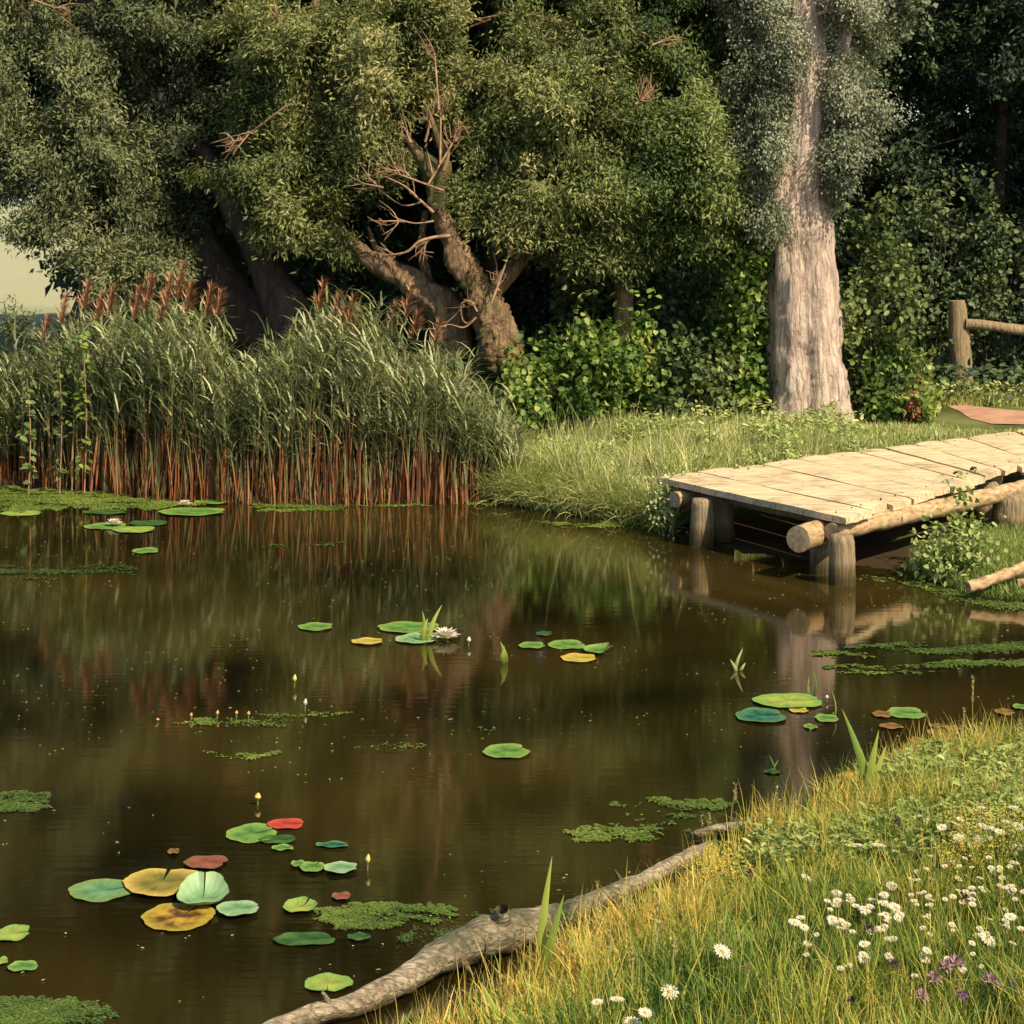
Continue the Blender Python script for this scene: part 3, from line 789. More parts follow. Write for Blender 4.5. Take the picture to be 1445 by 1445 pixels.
# far wood
b = Buf(); rg = rnd(77); cl = []
for k in range(400):
    x = rg.uniform(-9.2, 26); D = rg.uniform(43, 52) if x > 0 else rg.uniform(40.5, 44.5); z = rg.uniform(.5, 18 if x > 0 else 15.5)
    cl.append((x, D, z, rg.uniform(1.3, 2.2), 1.2, rg.uniform(.8, 1.3), 75, .3 + rg.uniform(-.2, .2)))
for k in range(45):  # extra clumps added at the left to keep sky out of the pond's reflection
    cl.append((rg.uniform(-17, -9.0), rg.uniform(40, 43), rg.uniform(5.6, 8.5), rg.uniform(1.3, 2.2), 1.2, rg.uniform(.8, 1.3), 75, .5 + rg.uniform(-.2, .2)))
crown_leaves(b, cl, rg, (.34, .2), 26, 1, .3, lances, .36)
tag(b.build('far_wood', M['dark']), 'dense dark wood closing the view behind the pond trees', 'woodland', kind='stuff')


# ------------------------------------------------------------------ shrubs
def shrub(label, px, py, wpx, hpx, D, n, mleaf, tone, seed, leaf=(.10, .085), shape=ovals, stems=9, per=14, cat='shrub', name='shrub', group=None, dd=.5, droop=.15):
    rg = rnd(seed)
    c = W(px, py, D); s = D / FPX
    z0 = float(height(c.x, c.y))
    root = empty(name, (c.x, c.y, z0), label, cat, group)
    top = c.z + hpx * s; st = []
    for k in range(stems):
        e = Vector((c.x + rg.uniform(-.8, .8) * wpx * s, c.y + rg.uniform(-.4, .4), z0 + (top - z0) * rg.uniform(.5, .95)))
        b0 = Vector((c.x + (e.x - c.x) * .35, c.y + rg.uniform(-.1, .1), z0 - .05))
        st.append(tube([b0, b0.lerp(e, .5) + Vector((rg.uniform(-.06, .06), 0, .05)), e], [.014, .010, .005], 5, rings=6))
    V, F = join(*st)
    mesh('stem', V, F, M['stalk'] if mleaf == 'herb' else M['dark_bark'], root)
    cl = []
    if shape is ovals: n = int(n * 2.1); per = 5
    m = max(6, int(n / 40))
    for k in range(m):
        x = c.x + rg.uniform(-.85, .85) * wpx * s; u = (x - c.x) / (wpx * s)
        zt = top - (top - z0) * .45 * u * u
        z = rg.uniform(z0 + .08, zt)
        cl.append((x, c.y + rg.uniform(-dd, dd), z, .34 * wpx * s, .3, .24 * (top - z0) + .05, int(n / m), tone + rg.uniform(-.18, .18)))
    b = Buf(); crown_leaves(b, cl, rg, leaf, per, 1, droop, shape, .12 if shape is lances else .19)
    b.build('foliage', M[mleaf], root)
    return root


shrub('yellow-green round-leaved shrub at the foot of the broken willow', 770, 530, 60, 50, 26.8, 230, 'bush', .40, 201)
shrub('broad-leaved shrub with bright yellow leaves in front of the dark wood', 870, 530, 70, 60, 27.0, 290, 'bush', .42, 202)
shrub('sparse leafy shrub between the yellow-leaved shrub and the pale trunk', 975, 540, 55, 50, 27.4, 190, 'fresh', .45, 203)
shrub('tall yellow-green shrub growing against the left side of the pale trunk', 1055, 470, 34, 110, 28.3, 260, 'bush', .42, 204)
shrub('tall leafy shrub with red leaves growing right of the pale trunk', 1245, 450, 55, 115, 28.6, 380, 'fresh', .58, 205)
shrub('low bright green shrub at the right foot of the pale trunk', 1270, 520, 60, 40, 28.3, 180, 'bush', .45, 206)
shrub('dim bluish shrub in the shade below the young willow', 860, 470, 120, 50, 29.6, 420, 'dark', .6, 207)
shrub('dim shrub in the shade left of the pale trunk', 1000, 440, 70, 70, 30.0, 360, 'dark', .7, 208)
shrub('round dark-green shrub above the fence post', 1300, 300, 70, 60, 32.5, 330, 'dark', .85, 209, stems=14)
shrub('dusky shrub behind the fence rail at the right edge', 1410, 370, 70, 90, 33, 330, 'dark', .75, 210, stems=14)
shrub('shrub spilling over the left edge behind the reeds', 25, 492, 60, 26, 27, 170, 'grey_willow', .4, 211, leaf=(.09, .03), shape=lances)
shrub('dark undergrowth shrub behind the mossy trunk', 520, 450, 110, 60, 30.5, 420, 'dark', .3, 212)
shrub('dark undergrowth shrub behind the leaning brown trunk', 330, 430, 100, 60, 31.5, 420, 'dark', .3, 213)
shrub('leafy weeds with pale leaves growing under the right end of the dock', 1350, 790, 50, 26, 19.0, 130, 'herb', .6, 214, leaf=(.07, .045), dd=.25, per=12, cat='plant', name='leafy_plant')
shrub('small pale leafy tuft beside the far left foot of the dock', 945, 715, 22, 26, 21.6, 70, 'herb', .75, 215, leaf=(.05, .03), dd=.2, cat='plant', name='leafy_plant')
shrub('small leafy sprig growing up in front of the dock beam', 1352, 730, 8, 34, 19.6, 18, 'bush', .6, 216, leaf=(.07, .05), dd=.05, stems=3, per=8, cat='plant', name='leafy_plant')
r_ = shrub('small red-leaved sprig in the grass between the pale trunk and the fence post', 1278, 548, 9, 12, 28.2, 14, 'bush', .5, 217, leaf=(.08, .05), dd=.1, stems=3, per=8, cat='plant', name='leafy_plant')
for ch in r_.children:
    if ch.name.startswith('foliage'): ch.data.materials[0] = M['red_leaf']

shrub('thin upright shrub with a few bright leaves rising out of the yellow-leaved shrub', 905, 490, 18, 60, 27.2, 50, 'bush', .6, 218, dd=.2, stems=3)
shrub('wispy sapling with scattered leaves beside the round-leaved shrub', 822, 480, 16, 60, 27.3, 45, 'bush', .6, 219, dd=.2, stems=3)
# ------------------------------------------------------------------ fence
f0 = ground_pt(1358, 562)
fence = empty('fence', (f0.x, f0.y, f0.z), 'rough wooden fence post with a single rail running off to the right', 'fence')
V, F = tube([f0 - Vector((0, 0, .2)), W(1357, 520, f0.y), W(1353, 470, f0.y), W(1350, 424, f0.y)], [.2, .185, .165, .13], 24, .13, 4, 51, rings=30)
mesh('post', V, F, M['post'], fence)
V, F = tube([W(1362, 457, f0.y - .1), W(1400, 460, f0.y - .1), W(1445, 466, f0.y), W(1560, 474, f0.y + .3), W(1700, 480, f0.y + .5)], [.095, .085, .09, .08, .08], 14, .14, 4, 52, rings=34)
mesh('rail', V, F, M['post'], fence)
q = W(1690, 480, f0.y + .6)
V, F = tube([Vector((q.x, q.y, .2)), q + Vector((0, 0, .5))], [.19, .15], 18, .13, 4, 53, rings=14)
mesh('post', V, F, M['post'], fence)

# ------------------------------------------------------------------ dock
dir_l = (DB - DA).normalized()
DE = W(1445, 603, 26.2); DC = W(1445, 655, 22.75)
zt = .65
def flat(v, z=zt): return Vector((v.x, v.y, z))
A_, B_ = flat(DA), flat(DB)
fr_dir = (flat(DC) - B_).normalized(); bk_dir = (flat(DE) - A_).normalized()
dock = empty('dock', (B_.x, B_.y, 0), 'low wooden dock of wide weathered planks on log posts at the pond edge', 'dock')
rg = rnd(9)
Vd = []; Fd = []
s = 0; widths = [.58, .50, .46, .58, .44, .54, .46, .55, .46, .5, .5, .5, .44]
for k, wd in enumerate(widths):
    gap = .030
    f0_, f1_ = s + gap, s + wd
    kb = 1.12
    e0, e1 = rg.uniform(-.05, .05), rg.uniform(-.03, .04)
    if k == 0: e0 = e1 = 0
    if k == 1: e0 = -.05
    top = rg.uniform(-.008, .006)
    a0 = A_ + bk_dir * f0_ * kb - dir_l * e1; a1 = A_ + bk_dir * f1_ * kb - dir_l * e1
    b0 = B_ + fr_dir * f0_ + dir_l * e0; b1 = B_ + fr_dir * f1_ + dir_l * (e0 + rg.uniform(-.03, .03))
    nl = 26; nw = 5; th = .085
    base = len(Vd)
    tw = rg.uniform(-.005, .005)
    for side in (0, 1):
        for i in range(nl + 1):
            for j in range(nw + 1):
                t = i / nl; u = j / nw
                p = (a0.lerp(b0, t)).lerp(a1.lerp(b1, t), u)
                wv = noise.noise(Vector((p.x * 1.3, p.y * 1.3, k * 5.0))) * .014
                if j in (0, nw):
                    nn = noise.noise(Vector((t * 5, k * 3.1 + j, 0)))
                    p += fr_dir * nn * .022
                p += dir_l * (noise.noise(Vector((u * 4, k * 2.2, 4))) * .03 if i in (0, nl) else 0)
                z = zt + top + wv * .6 + tw * (u - .5) * 2 - (.014 * (abs(u - .5) * 2) ** 4) - (.010 if i in (0, nl) else 0)
                if side: z = zt + top - th + wv * .5
                Vd.append((p.x, p.y, z))
    def ix(sd, i, j): return base + sd * (nl + 1) * (nw + 1) + i * (nw + 1) + j
    for i in range(nl):
        for j in range(nw):
            Fd.append([ix(0, i, j), ix(0, i + 1, j), ix(0, i + 1, j + 1), ix(0, i, j + 1)])
            Fd.append([ix(1, i, j), ix(1, i, j + 1), ix(1, i + 1, j + 1), ix(1, i + 1, j)])
    for i in range(nl):
        Fd.append([ix(0, i, 0), ix(1, i, 0), ix(1, i + 1, 0), ix(0, i + 1, 0)])
        Fd.append([ix(0, i, nw), ix(0, i + 1, nw), ix(1, i + 1, nw), ix(1, i, nw)])
    for j in range(nw):
        Fd.append([ix(0, 0, j), ix(0, 0, j + 1), ix(1, 0, j + 1), ix(1, 0, j)])
        Fd.append([ix(0, nl, j), ix(1, nl, j), ix(1, nl, j + 1), ix(0, nl, j + 1)])
    s += wd
nf0 = len(Fd)
s = 0
for k, wd in enumerate(widths):
    for fr_ in (.22, .78):
        for o_, edge in ((.16, 0), (.17, 1)):
            q0 = (B_ + fr_dir * (s + wd * fr_) - dir_l * (o_ + .05)) if edge == 0 else (A_ + bk_dir * (s + wd * fr_) * 1.12 + dir_l * (o_ + .05))
            q0 = q0 + Vector((rg.normal(0, .012), rg.normal(0, .012), 0))
            b0_ = len(Vd)
            for rr_, zz_ in ((.009, zt - .04), (.009, zt + .004), (.005, zt + .007)):
                for j in range(7):
                    Vd.append((q0.x + rr_ * math.cos(j * .8976), q0.y + rr_ * math.sin(j * .8976), zz_))
            for a_ in range(2):
                for j in range(7): Fd.append([b0_ + a_ * 7 + j, b0_ + a_ * 7 + (j + 1) % 7, b0_ + a_ * 7 + 7 + (j + 1) % 7, b0_ + a_ * 7 + 7 + j])
            Fd.append([b0_ + 14 + j for j in range(7)])
    s += wd
dk_ = mesh('deck', Vd, Fd, M['plank'], dock, smooth=False)
dk_.data.materials.append(M['dark_head'])
for pl in dk_.data.polygons:
    if pl.index >= nf0: pl.material_index = 1


def log_part(name, a, b, r0, r1, m, seed=0, seg=28, capm=True, rings=30, bump=.06):
    V, F = tube([a, a.lerp(b, .5), b], [r0, (r0 + r1) / 2, r1], seg, bump, 4, seed, rings=rings)
    o = mesh(name, V, F, m, dock)
    if capm:
        o.data.materials.append(M['endgrain'])
        for pl in o.data.polygons:
            if len(pl.vertices) == 3: pl.material_index = 1
    return o


# front stringer whose sawn end shows left of the corner post
s0 = W(1126, 761, 19.0); s1 = s0 + fr_dir * 5.0; s1.z = s0.z + .03
log_part('beam', s0, s1, .132, .12, M['beam'], 61, rings=60, bump=.09)
o1 = W(1174, 751, 19.10); o2 = W(1445, 700, 22.0); o3 = o1.lerp(o2, 2.1); o3.z = .46
log_part('beam', o1, o3, .095, .105, M['beam'], 64, rings=70, bump=.16)
# back stringer
k0 = W(952, 705, 21.3); k1 = k0 + bk_dir * 6.5
log_part('beam', k0, k1, .085, .09, M['beam'], 62)
# cross beams under the planks
c0 = A_ + fr_dir * .42 - dir_l * -.15; c1 = B_ + fr_dir * .42 - dir_l * .12
c0.z = c1.z = .5
c0 = Vector((c0.x, c0.y, .485)); c1 = Vector((c1.x, c1.y, .485))
log_part('beam', c0, c1, .07, .07, M['post'], 63)


def post(px, D, r, ztop, seed, zb=-.6, lean=0.0):
    p = W(px, 700, D)
    V, F = tube([(p.x + lean, p.y, zb), (p.x + lean * .5, p.y, (zb + ztop) / 2), (p.x, p.y, ztop - .06), (p.x, p.y - .0, ztop)], [r * 1.05, r, r * .92, r * .55], 26, .08, 5, seed, rings=26)
    mesh('post', V, F, M['post'], dock)


post(1188, 18.86, .135, .49, 71)
post(1160, 19.4, .13, .30, 72)
post(992, 20.95, .14, .52, 73, lean=-.03)
post(1018, 21.2, .15, .52, 74)
post(1425, 21.6, .2, .47, 75, zb=-.1)
post(1390, 22.4, .18, .50, 76, zb=-.1)
post(1300, 24.0, .15, .5, 77, zb=-.1)

# ------------------------------------------------------------------ logs
def fallen(name, label, pts, rad, seed, knob=None, cat='log', m='log'):
    V, F = tube(pts, rad, 28, .26, 7, seed, rings=110)
    c = pts[len(pts) // 2]
    root = empty(name, (c[0], c[1], c[2]), label, cat)
    mesh('stem', V, F, M[m], root)
    return root


lp = [(330, 1478, .02), (430, 1436, .05), (500, 1418, .06), (560, 1390, .06), (620, 1352, .08), (690, 1322, .10), (750, 1306, .09), (800, 1288, .08), (860, 1262, .08), (920, 1236, .07), (980, 1206, .05), (1010, 1192, .0)]
lr = [.04, .052, .052, .062, .084, .10, .088, .062, .048, .042, .045, .03]
big = fallen('fallen_log', 'long weathered fallen log lying half in the water at the bottom of the view', [P(x, y, z) for x, y, z in lp], lr, 81)
a = P(703, 1318, .10)
V, F = tube([a + Vector((.01, .0, .0)), a + Vector((.02, -.05, .115)), a + Vector((.02, -.065, .15))], [.06, .042, .034], 14, .2, 12, 3, rings=10, cap=False)
mesh('branch_stub', V, F, M['log'], big)
for k, (a, b) in enumerate([((470, 1425), (455, 1400)), ((640, 1345), (668, 1376)), ((880, 1250), (868, 1228))]):
    p0 = P(*a, .06); p1 = P(*b, .16 if k != 1 else .02)
    V, F = tube([p0, p0.lerp(p1, .5), p1], [.022, .014, .006], 7, .2, 10, k, rings=8)
    mesh('branch', V, F, M['log'], big)

r2 = fallen('fallen_branch', 'pale broken branch lying on the bank right of the dock posts', [P(1366, 828, .12), P(1395, 820, .16), P(1430, 806, .22), P(1475, 790, .3), P(1540, 770, .35)], [.06, .055, .05, .05, .04], 82, cat='branch', m='beam')
r3 = fallen('cut_log', 'short cut log end poking out at the right edge under the pale branch', [P(1436, 824, .12), P(1470, 822, .14), P(1500, 820, .15)], [.055, .055, .05], 83, cat='log', m='beam')
V, F = tube([P(975, 1180, .03), P(1010, 1172, .05), P(1040, 1166, .07), P(1062, 1163, .04)], [.02, .035, .03, .012], 12, .3, 9, 84, rings=24)
tag(mesh('driftwood', V, F, M['log']), 'small twisted driftwood lying in yellow grass at the near shore', 'driftwood')

# ------------------------------------------------------------------ reeds
def reed_arrays(bs, bl, base, H, rg, nleaf=10, lean=None, low=.46):
    N = len(base)
    lean = np.stack([rg.normal(.05, .10, N), rg.normal(0, .07, N), np.zeros(N)], 1) if lean is None else lean
    tint = rg.normal(.47, .24, N)
    up = np.tile([0., 0, 1], (N, 1)) + lean * .5
    ribbons(bs, base, up, lean * 1.2, H, np.full(N, .014), tint, seg=4, taper=2.2)
    for k in range(nleaf):
        t = rg.uniform(0, 1, N) * (.97 - low) + low + .14 * np.sin(base[:, 0] * 5.1) * (rg.random(N) < .5) - .03; t = np.clip(t, .12, .97)
        p = base + (up * t[:, None] + lean * 1.2 * (t ** 2)[:, None] * .5) * H[:, None]
        an = rg.normal(0, 1.1, N) + np.where(rg.random(N) < .5, 0, math.pi)
        d = np.stack([np.cos(an), np.sin(an) * .8, rg.uniform(.8, 2.4, N)], 1)
        bend = np.stack([np.cos(an) * .7 + .35, np.sin(an) * .6, np.full(N, -.3)], 1)
        L = rg.uniform(.22, .5, N)
        ribbons(bl, p, d, bend, L, rg.uniform(.018, .036, N), tint + rg.normal(0, .2, N), seg=3, gravity=.75)


def plume_arrays(bp_, tip, rg, n=26, s=1.0):
    N = n
    t = rg.uniform(0, 1, N)
    p = np.array(tip) + np.stack([t * .05, np.zeros(N), t * -.0 + t * .26], 1) * s - np.array([0, 0, .1])
    d = np.stack([rg.normal(.35, .4, N), rg.normal(0, .4, N), rg.uniform(.6, 1.3, N)], 1)
    b_ = np.stack([np.full(N, .5), np.zeros(N), np.full(N, -.3)], 1)
    ribbons(bp_, p, d, b_, rg.uniform(.07, .16, N) * (1.1 - t * .5) * s, np.full(N, .017) * s, rg.normal(.6, .2, N), seg=2)


def reed_top(x):
    """height of the bed along the shore, from left to right"""
    pts = [(-9.5, 1.9), (-6.5, 2.2), (-6.0, 2.35), (-5.4, 2.6), (-4.6, 2.55), (-4.1, 2.6), (-3.8, 2.0), (-3.5, 1.5), (-3.25, 1.9), (-2.9, 2.5), (-2.4, 2.7), (-1.9, 2.55), (-1.5, 2.2), (-1.1, 1.95), (-.8, 1.75), (-.45, 1.5), (-.2, 1.2), (.1, .7)]
    return np.interp(x, [p[0] for p in pts], [p[1] for p in pts])


rg = rnd(300)
bs, bl = Buf(), Buf()
N = 3400
x = rg.uniform(-9.5, .02, N); y = rg.uniform(0, 1, N) ** 1.3 * 2.2
sh = np.array([np.interp(v, [-9, -6.8, -6.2, -5.4, -4.4, -3.35, -2.4, -1.4, -.2, 2], [25.3, 25.3, 25.15, 24.75, 24.1, 23.85, 23.7, 23.72, 23.9, 23.9]) for v in x])
yy = sh + .05 + y
H = reed_top(x) * rg.uniform(.58, .97, N) * (1 + .12 * np.array([noise.noise(Vector((v * 2.2, u_ * 2.2, 5))) for v, u_ in zip(x, yy)]))
left = x < -6.2
H = np.where(left, H * rg.uniform(.55, 1, N), H)
reed_arrays(bs, bl, np.stack([x, yy, np.full(N, -.05)], 1), H, rg, 11)
# short dead reddish stalks at the front
N2 = 1500
x2 = rg.uniform(-6.2, -.1, N2)
y2 = np.interp(x2, [-6.2, -5.4, -4.4, -3.35, -2.4, -1.4, -.2], [25.15, 24.75, 24.1, 23.85, 23.7, 23.72, 23.9]) + rg.uniform(-.1, .5, N2)
ribbons(bs, np.stack([x2, y2, np.full(N2, -.05)], 1), np.tile([0., 0, 1], (N2, 1)) + rg.normal(0, .06, (N2, 3)), rg.normal(0, .25, (N2, 3)), rg.uniform(.2, 1.3, N2) * (1 + .4 * np.sin(x2 * 4.3)), rg.uniform(.008, .026, N2), rg.normal(.5, .28, N2), seg=3, taper=3)
bed = empty('reed_bed', (-3, 24.5, 0), 'dense bed of grey-green reeds with reddish stems along the far shore', 'reeds')
bed['kind'] = 'stuff'
bs.build('stems', M['reed_stem'], bed); bl.build('leaves', M['reed'], bed)

protos = []
for k in range(4):
    rg = rnd(320 + k); H0_ = 2.5
    root = empty('reed', (0, 0, 0), 'tall reed with a rust-brown plume rising from the reed bed', 'reed', 'plumed reeds in the reed bed')
    b1, b2, b3 = Buf(), Buf(), Buf()
    reed_arrays(b1, b2, np.array([[0., 0, 0]]), np.array([H0_]), rg, 9, np.array([[.06, 0, 0]]), low=.45)
    plume_arrays(b3, (.06 * .5 * H0_ + .16, 0, H0_ - .10), rg, 190, 1.6)
    b1.build('stem', M['reed_stem'], root); b2.build('leaves', M['reed'], root); b3.build('plume', M['plume'], root)
    protos.append(root)
plum = [(85, 442), (116, 424), (136, 440), (152, 430), (205, 416), (232, 418), (250, 400), (290, 428), (304, 436), (448, 424), (470, 440), (478, 458), (500, 462), (572, 430), (582, 462), (612, 476), (60, 470), (225, 440), (262, 425), (552, 452), (188, 432), (490, 445)]
for i, (px, py) in enumerate(plum):
    D = 24.1 + (i % 5) * .22 + (1.0 if px < 180 else 0)
    tp = W(px, py, D)
    o = protos[i] if i < 4 else copy_tree(protos[i % 4])
    sc = (tp.z + .18) / 2.62
    o.scale = (1, 1, sc)
    o.location = (tp.x - .24, D, -.05)

# climbing plants on the reeds at the left
for k, (px, ptop, pbot, lb) in enumerate([(84, 478, 690, 'leafy climbing plant twining up the leftmost reeds'), (119, 470, 690, 'bright-leaved climbing plant on a reed just left of the dense reed bed'), (40, 520, 680, 'low climbing plant on thin reeds by the left edge')]):
    rg = rnd(340 + k)
    a = W(px, pbot, 24.6); a.z = -.02; e = W(px - 3, ptop, 24.6)
    root = empty('climbing_plant', tuple(a), lb, 'climber')
    mid = a.lerp(e, .5) + Vector((.04, 0, 0))
    V, F = tube([a, mid, e], [.010, .009, .005], 6, .1, rings=14); mesh('stem', V, F, M['shoot'], root)
    n = 64; t = rg.uniform(.15, 1, n)
    c_ = np.array(a) + (np.array(e) - np.array(a)) * t[:, None] + rg.normal(0, .05, (n, 3))
    an = rg.uniform(0, 6.28, n)
    b = Buf(); ovals(b, c_, np.stack([np.cos(an), np.sin(an), rg.uniform(-.8, .1, n)], 1), np.stack([rg.normal(.2, .4, n), rg.normal(-.6, .3, n), np.full(n, .9)], 1), rg.uniform(.07, .14, n), rg.uniform(.045, .08, n), rg.normal(.5, .15, n))
    b.build('leaves', M['bush'] if k == 1 else M['fresh'], root)

# ------------------------------------------------------------------ grass of the far bank
rg = rnd(400)
def scatter(n, x0, x1, y0, y1, cond):
    x = rg.uniform(x0, x1, n); y = rg.uniform(y0, y1, n)
    d = shore_dist(x, y); k = cond(x, y, d)
    x, y, d = x[k], y[k], d[k]
    return np.stack([x, y, height(x, y) - .01], 1), d
# keep clear of the deck, the path and the trunk
def on_deck(x, y):
    a = np.array([A_.x, A_.y]); b = np.array([B_.x, B_.y]); c = b + np.array(fr_dir.xy) * 7; e = a + np.array(bk_dir.xy) * 7.8
    q = [a, b, c, e]; ins = np.ones(x.shape, bool)
    for i in range(4):
        p0, p1 = q[i], q[(i + 1) % 4]
        ins &= ((p1[0] - p0[0]) * (y - p0[1]) - (p1[1] - p0[1]) * (x - p0[0])) > 0
    return ins
pc = ground_pt(1450, 588)
base, d = scatter(150000, -1.2, 11, 20, 31.5, lambda x, y, d: (d > .0) & (y > 15) & ~on_deck(x, y) & (x > -.4 + (y > 24.2) * -.8) & ((x < 1.2) | ((y - 21.70) * .7665 - (x - 1.63) * .6422 > .0)) & (((x - pc.x) / 2.5) ** 2 + ((y - pc.y) / 1.25) ** 2 > 1) & (np.hypot(x - T0.x, y - T0.y) > .5))
n = len(base)
L = rg.uniform(.14, .36, n) * np.where(base[:, 1] > 27, .8, 1.0) * (1 + .5 * np.array([noise.noise(Vector((p[0] * 1.2, p[1] * 1.2, 0))) for p in base]))
front = (d < 1.3) & (base[:, 0] < 2.2)
L = L * np.where((base[:, 0] > pc.x - 3.2) & (base[:, 1] < pc.y), .4, 1)
L = np.where(front, L * 1.75 * (1 + .5 * np.sin(base[:, 0] * 7 + base[:, 1] * 3)), L) * np.where(rg.random(n) < .04, 1.7, 1)
b = Buf()
ribbons(b, base, np.tile([0., 0, 1], (n, 1)) + rg.normal(0, .22, (n, 3)), rg.normal(0, .8, (n, 3)) * [1, 1, .2] + [.1, -.35, 0], L, rg.uniform(.009, .021, n), rg.normal(.76, .24, n), seg=3, gravity=.4)
# hanging tufts over the water's edge
base, d = scatter(60000, -.5, 3.2, 20.5, 25, lambda x, y, d: (d > -.03) & (d < .45) & ~on_deck(x, y) & (x > -.3))
n = len(base)
ribbons(b, base, np.tile([0., -.25, .8], (n, 1)) + rg.normal(0, .3, (n, 3)), rg.normal(0, .4, (n, 3)) * [1, 1, .2] + [-.1, -.7, 0], rg.uniform(.3, .62, n), rg.uniform(.008, .017, n), rg.normal(.65, .22, n), seg=4, gravity=1.1)
# bank below the right end of the dock
base, d = scatter(60000, 4.0, 9, 17.9, 22, lambda x, y, d: (d > .0) & (y > 16) & ((y - 18.95) * .592 - (x - 3.29) * .806 < -.25))
n = len(base)
ribbons(b, base, np.tile([0., 0, 1], (n, 1)) + rg.normal(0, .3, (n, 3)), rg.normal(0, .5, (n, 3)) * [1, 1, .2], rg.uniform(.06, .18, n), rg.uniform(.008, .016, n), rg.normal(.3, .2, n), seg=3, gravity=.5)
tag(b.build('bank_grass', M['grass_far']), 'pale sunlit grass covering the far bank', 'grass', kind='stuff')
base, d = scatter(60000, -.4, 10, 22, 30.5, lambda x, y, d: (d > .1) & (y > 16) & ~on_deck(x, y) & ((x < 1.2) | ((y - 21.70) * .7665 - (x - 1.63) * .6422 > .1)) & (np.hypot(x - T0.x, y - T0.y) > .55) & (((x - pc.x) / 2.5) ** 2 + ((y - pc.y) / 1.25) ** 2 > 1))
kk = -9. * ((base[:, 0] > pc.x - 3.0) & (base[:, 1] < pc.y + .3)) + np.array([noise.noise(Vector((p[0] * 1.3, p[1] * 1.3, 29))) for p in base]) + np.clip(base[:, 1] - 27, 0, 3) * .1 > .12
base = base[kk]; n = len(base); b = Buf(); an = rg.uniform(0, 6.28, n)
ovals(b, base + np.stack([np.zeros(n), np.zeros(n), rg.uniform(.05, .38, n)], 1), np.stack([np.cos(an), np.sin(an), rg.normal(.4, .4, n)], 1), np.stack([rg.normal(0, .4, n), rg.normal(-.3, .4, n), np.ones(n)], 1), rg.uniform(.05, .11, n), rg.uniform(.02, .05, n), rg.normal(.6, .25, n))
tag(b.build('bank_weeds', M['herb']), 'pale leafy weeds mixed through the far bank grass', 'weeds', kind='stuff')
# undergrowth in the shade of the wood
base, d = scatter(26000, -9, 13, 27, 42, lambda x, y, d: (y > np.where(x < 0, 26.5, 30)))
n = len(base)
b = Buf()
ovals(b, base + np.stack([np.zeros(n), np.zeros(n), rg.uniform(.0, .6, n) ** 1.0], 1), rg.normal(0, 1, (n, 3)) * [1, 1, .4], np.stack([rg.normal(0, .5, n), rg.normal(-.3, .5, n), np.ones(n)], 1), rg.uniform(.1, .2, n), rg.uniform(.07, .14, n), rg.normal(.6, .2, n))
tag(b.build('undergrowth', M['dark']), 'dark leafy ground cover under the trees', 'ground cover', kind='stuff')

# ------------------------------------------------------------------ near bank grass
rg = rnd(500)
b = Buf()
base, d = scatter(250000, -.6, 6.5, 7.0, 14.8, lambda x, y, d: (d > .0) & (y < 15) & (x < .2 + y * .36) & (rg.random(len(x)) < np.clip(1.4 - (y - 8) * .02, .3, 1)))
n = len(base)
nn = np.array([noise.noise(Vector((p[0] * 1.1, p[1] * 1.1, 3))) for p in base])
n2 = np.array([noise.noise(Vector((p[0] * 4.3, p[1] * 4.3, 8))) for p in base])
L = rg.uniform(.06, .25, n) * np.clip(1 + .7 * nn + 1.3 * n2, .25, 2) * np.clip(.6 + d * .8, .6, 1.1)
ribbons(b, base, np.tile([0., 0, 1], (n, 1)) + rg.normal(0, .28, (n, 3)), rg.normal(0, .6, (n, 3)) * [1, 1, .2] + [-.1, -.1, 0], L, rg.uniform(.004, .012, n), rg.normal(.52, .2, n) + nn * .3 + n2 * .25 + np.clip(.6 - d * .9, -.08, .5), seg=3, gravity=.5)
base, d = scatter(15000, -.6, 6.5, 7.0, 14.8, lambda x, y, d: (d > .0) & (y < 15) & (x < .2 + y * .36))
n = len(base)
ribbons(b, base, np.tile([0., 0, 1], (n, 1)) + rg.normal(0, .15, (n, 3)), rg.normal(0, .35, (n, 3)) * [1, 1, .2], rg.uniform(.2, .38, n), rg.uniform(.004, .007, n), rg.normal(.85, .15, n), seg=4, gravity=.35)
base, d = scatter(16000, -.6, 6.5, 7.0, 14.6, lambda x, y, d: (d > .0) & (y < 15) & (x < .2 + y * .36))
n = len(base)
ribbons(b, base, np.tile([0., 0, 1], (n, 1)) + rg.normal(0, .3, (n, 3)), rg.normal(0, .8, (n, 3)) * [1, 1, .2], rg.uniform(.12, .30, n), rg.uniform(.010, .019, n), rg.normal(.35, .22, n), seg=4, gravity=.7)
tag(b.build('meadow_grass', M['grass_near']), 'thick yellow-green grass covering the near bank', 'grass', kind='stuff')
base, d = scatter(150000, -.4, 6.5, 7.0, 14.6, lambda x, y, d: (d > .25) & (y < 15) & (x < .2 + y * .36))
kk = np.array([noise.noise(Vector((p[0] * .8, p[1] * .8, 9))) for p in base]) + (base[:, 0] - 2.2) * .13 + (base[:, 1] - 10) * .03 > .02
base = base[kk]; n = len(base)
b = Buf()
an = rg.uniform(0, 6.28, n)
ovals(b, base + np.stack([np.zeros(n), np.zeros(n), rg.uniform(.03, .22, n)], 1), np.stack([np.cos(an), np.sin(an), rg.normal(.3, .3, n)], 1), np.stack([rg.normal(0, .4, n), rg.normal(-.1, .4, n), np.ones(n)], 1), rg.uniform(.03, .085, n), rg.uniform(.010, .03, n), rg.normal(.5, .2, n))
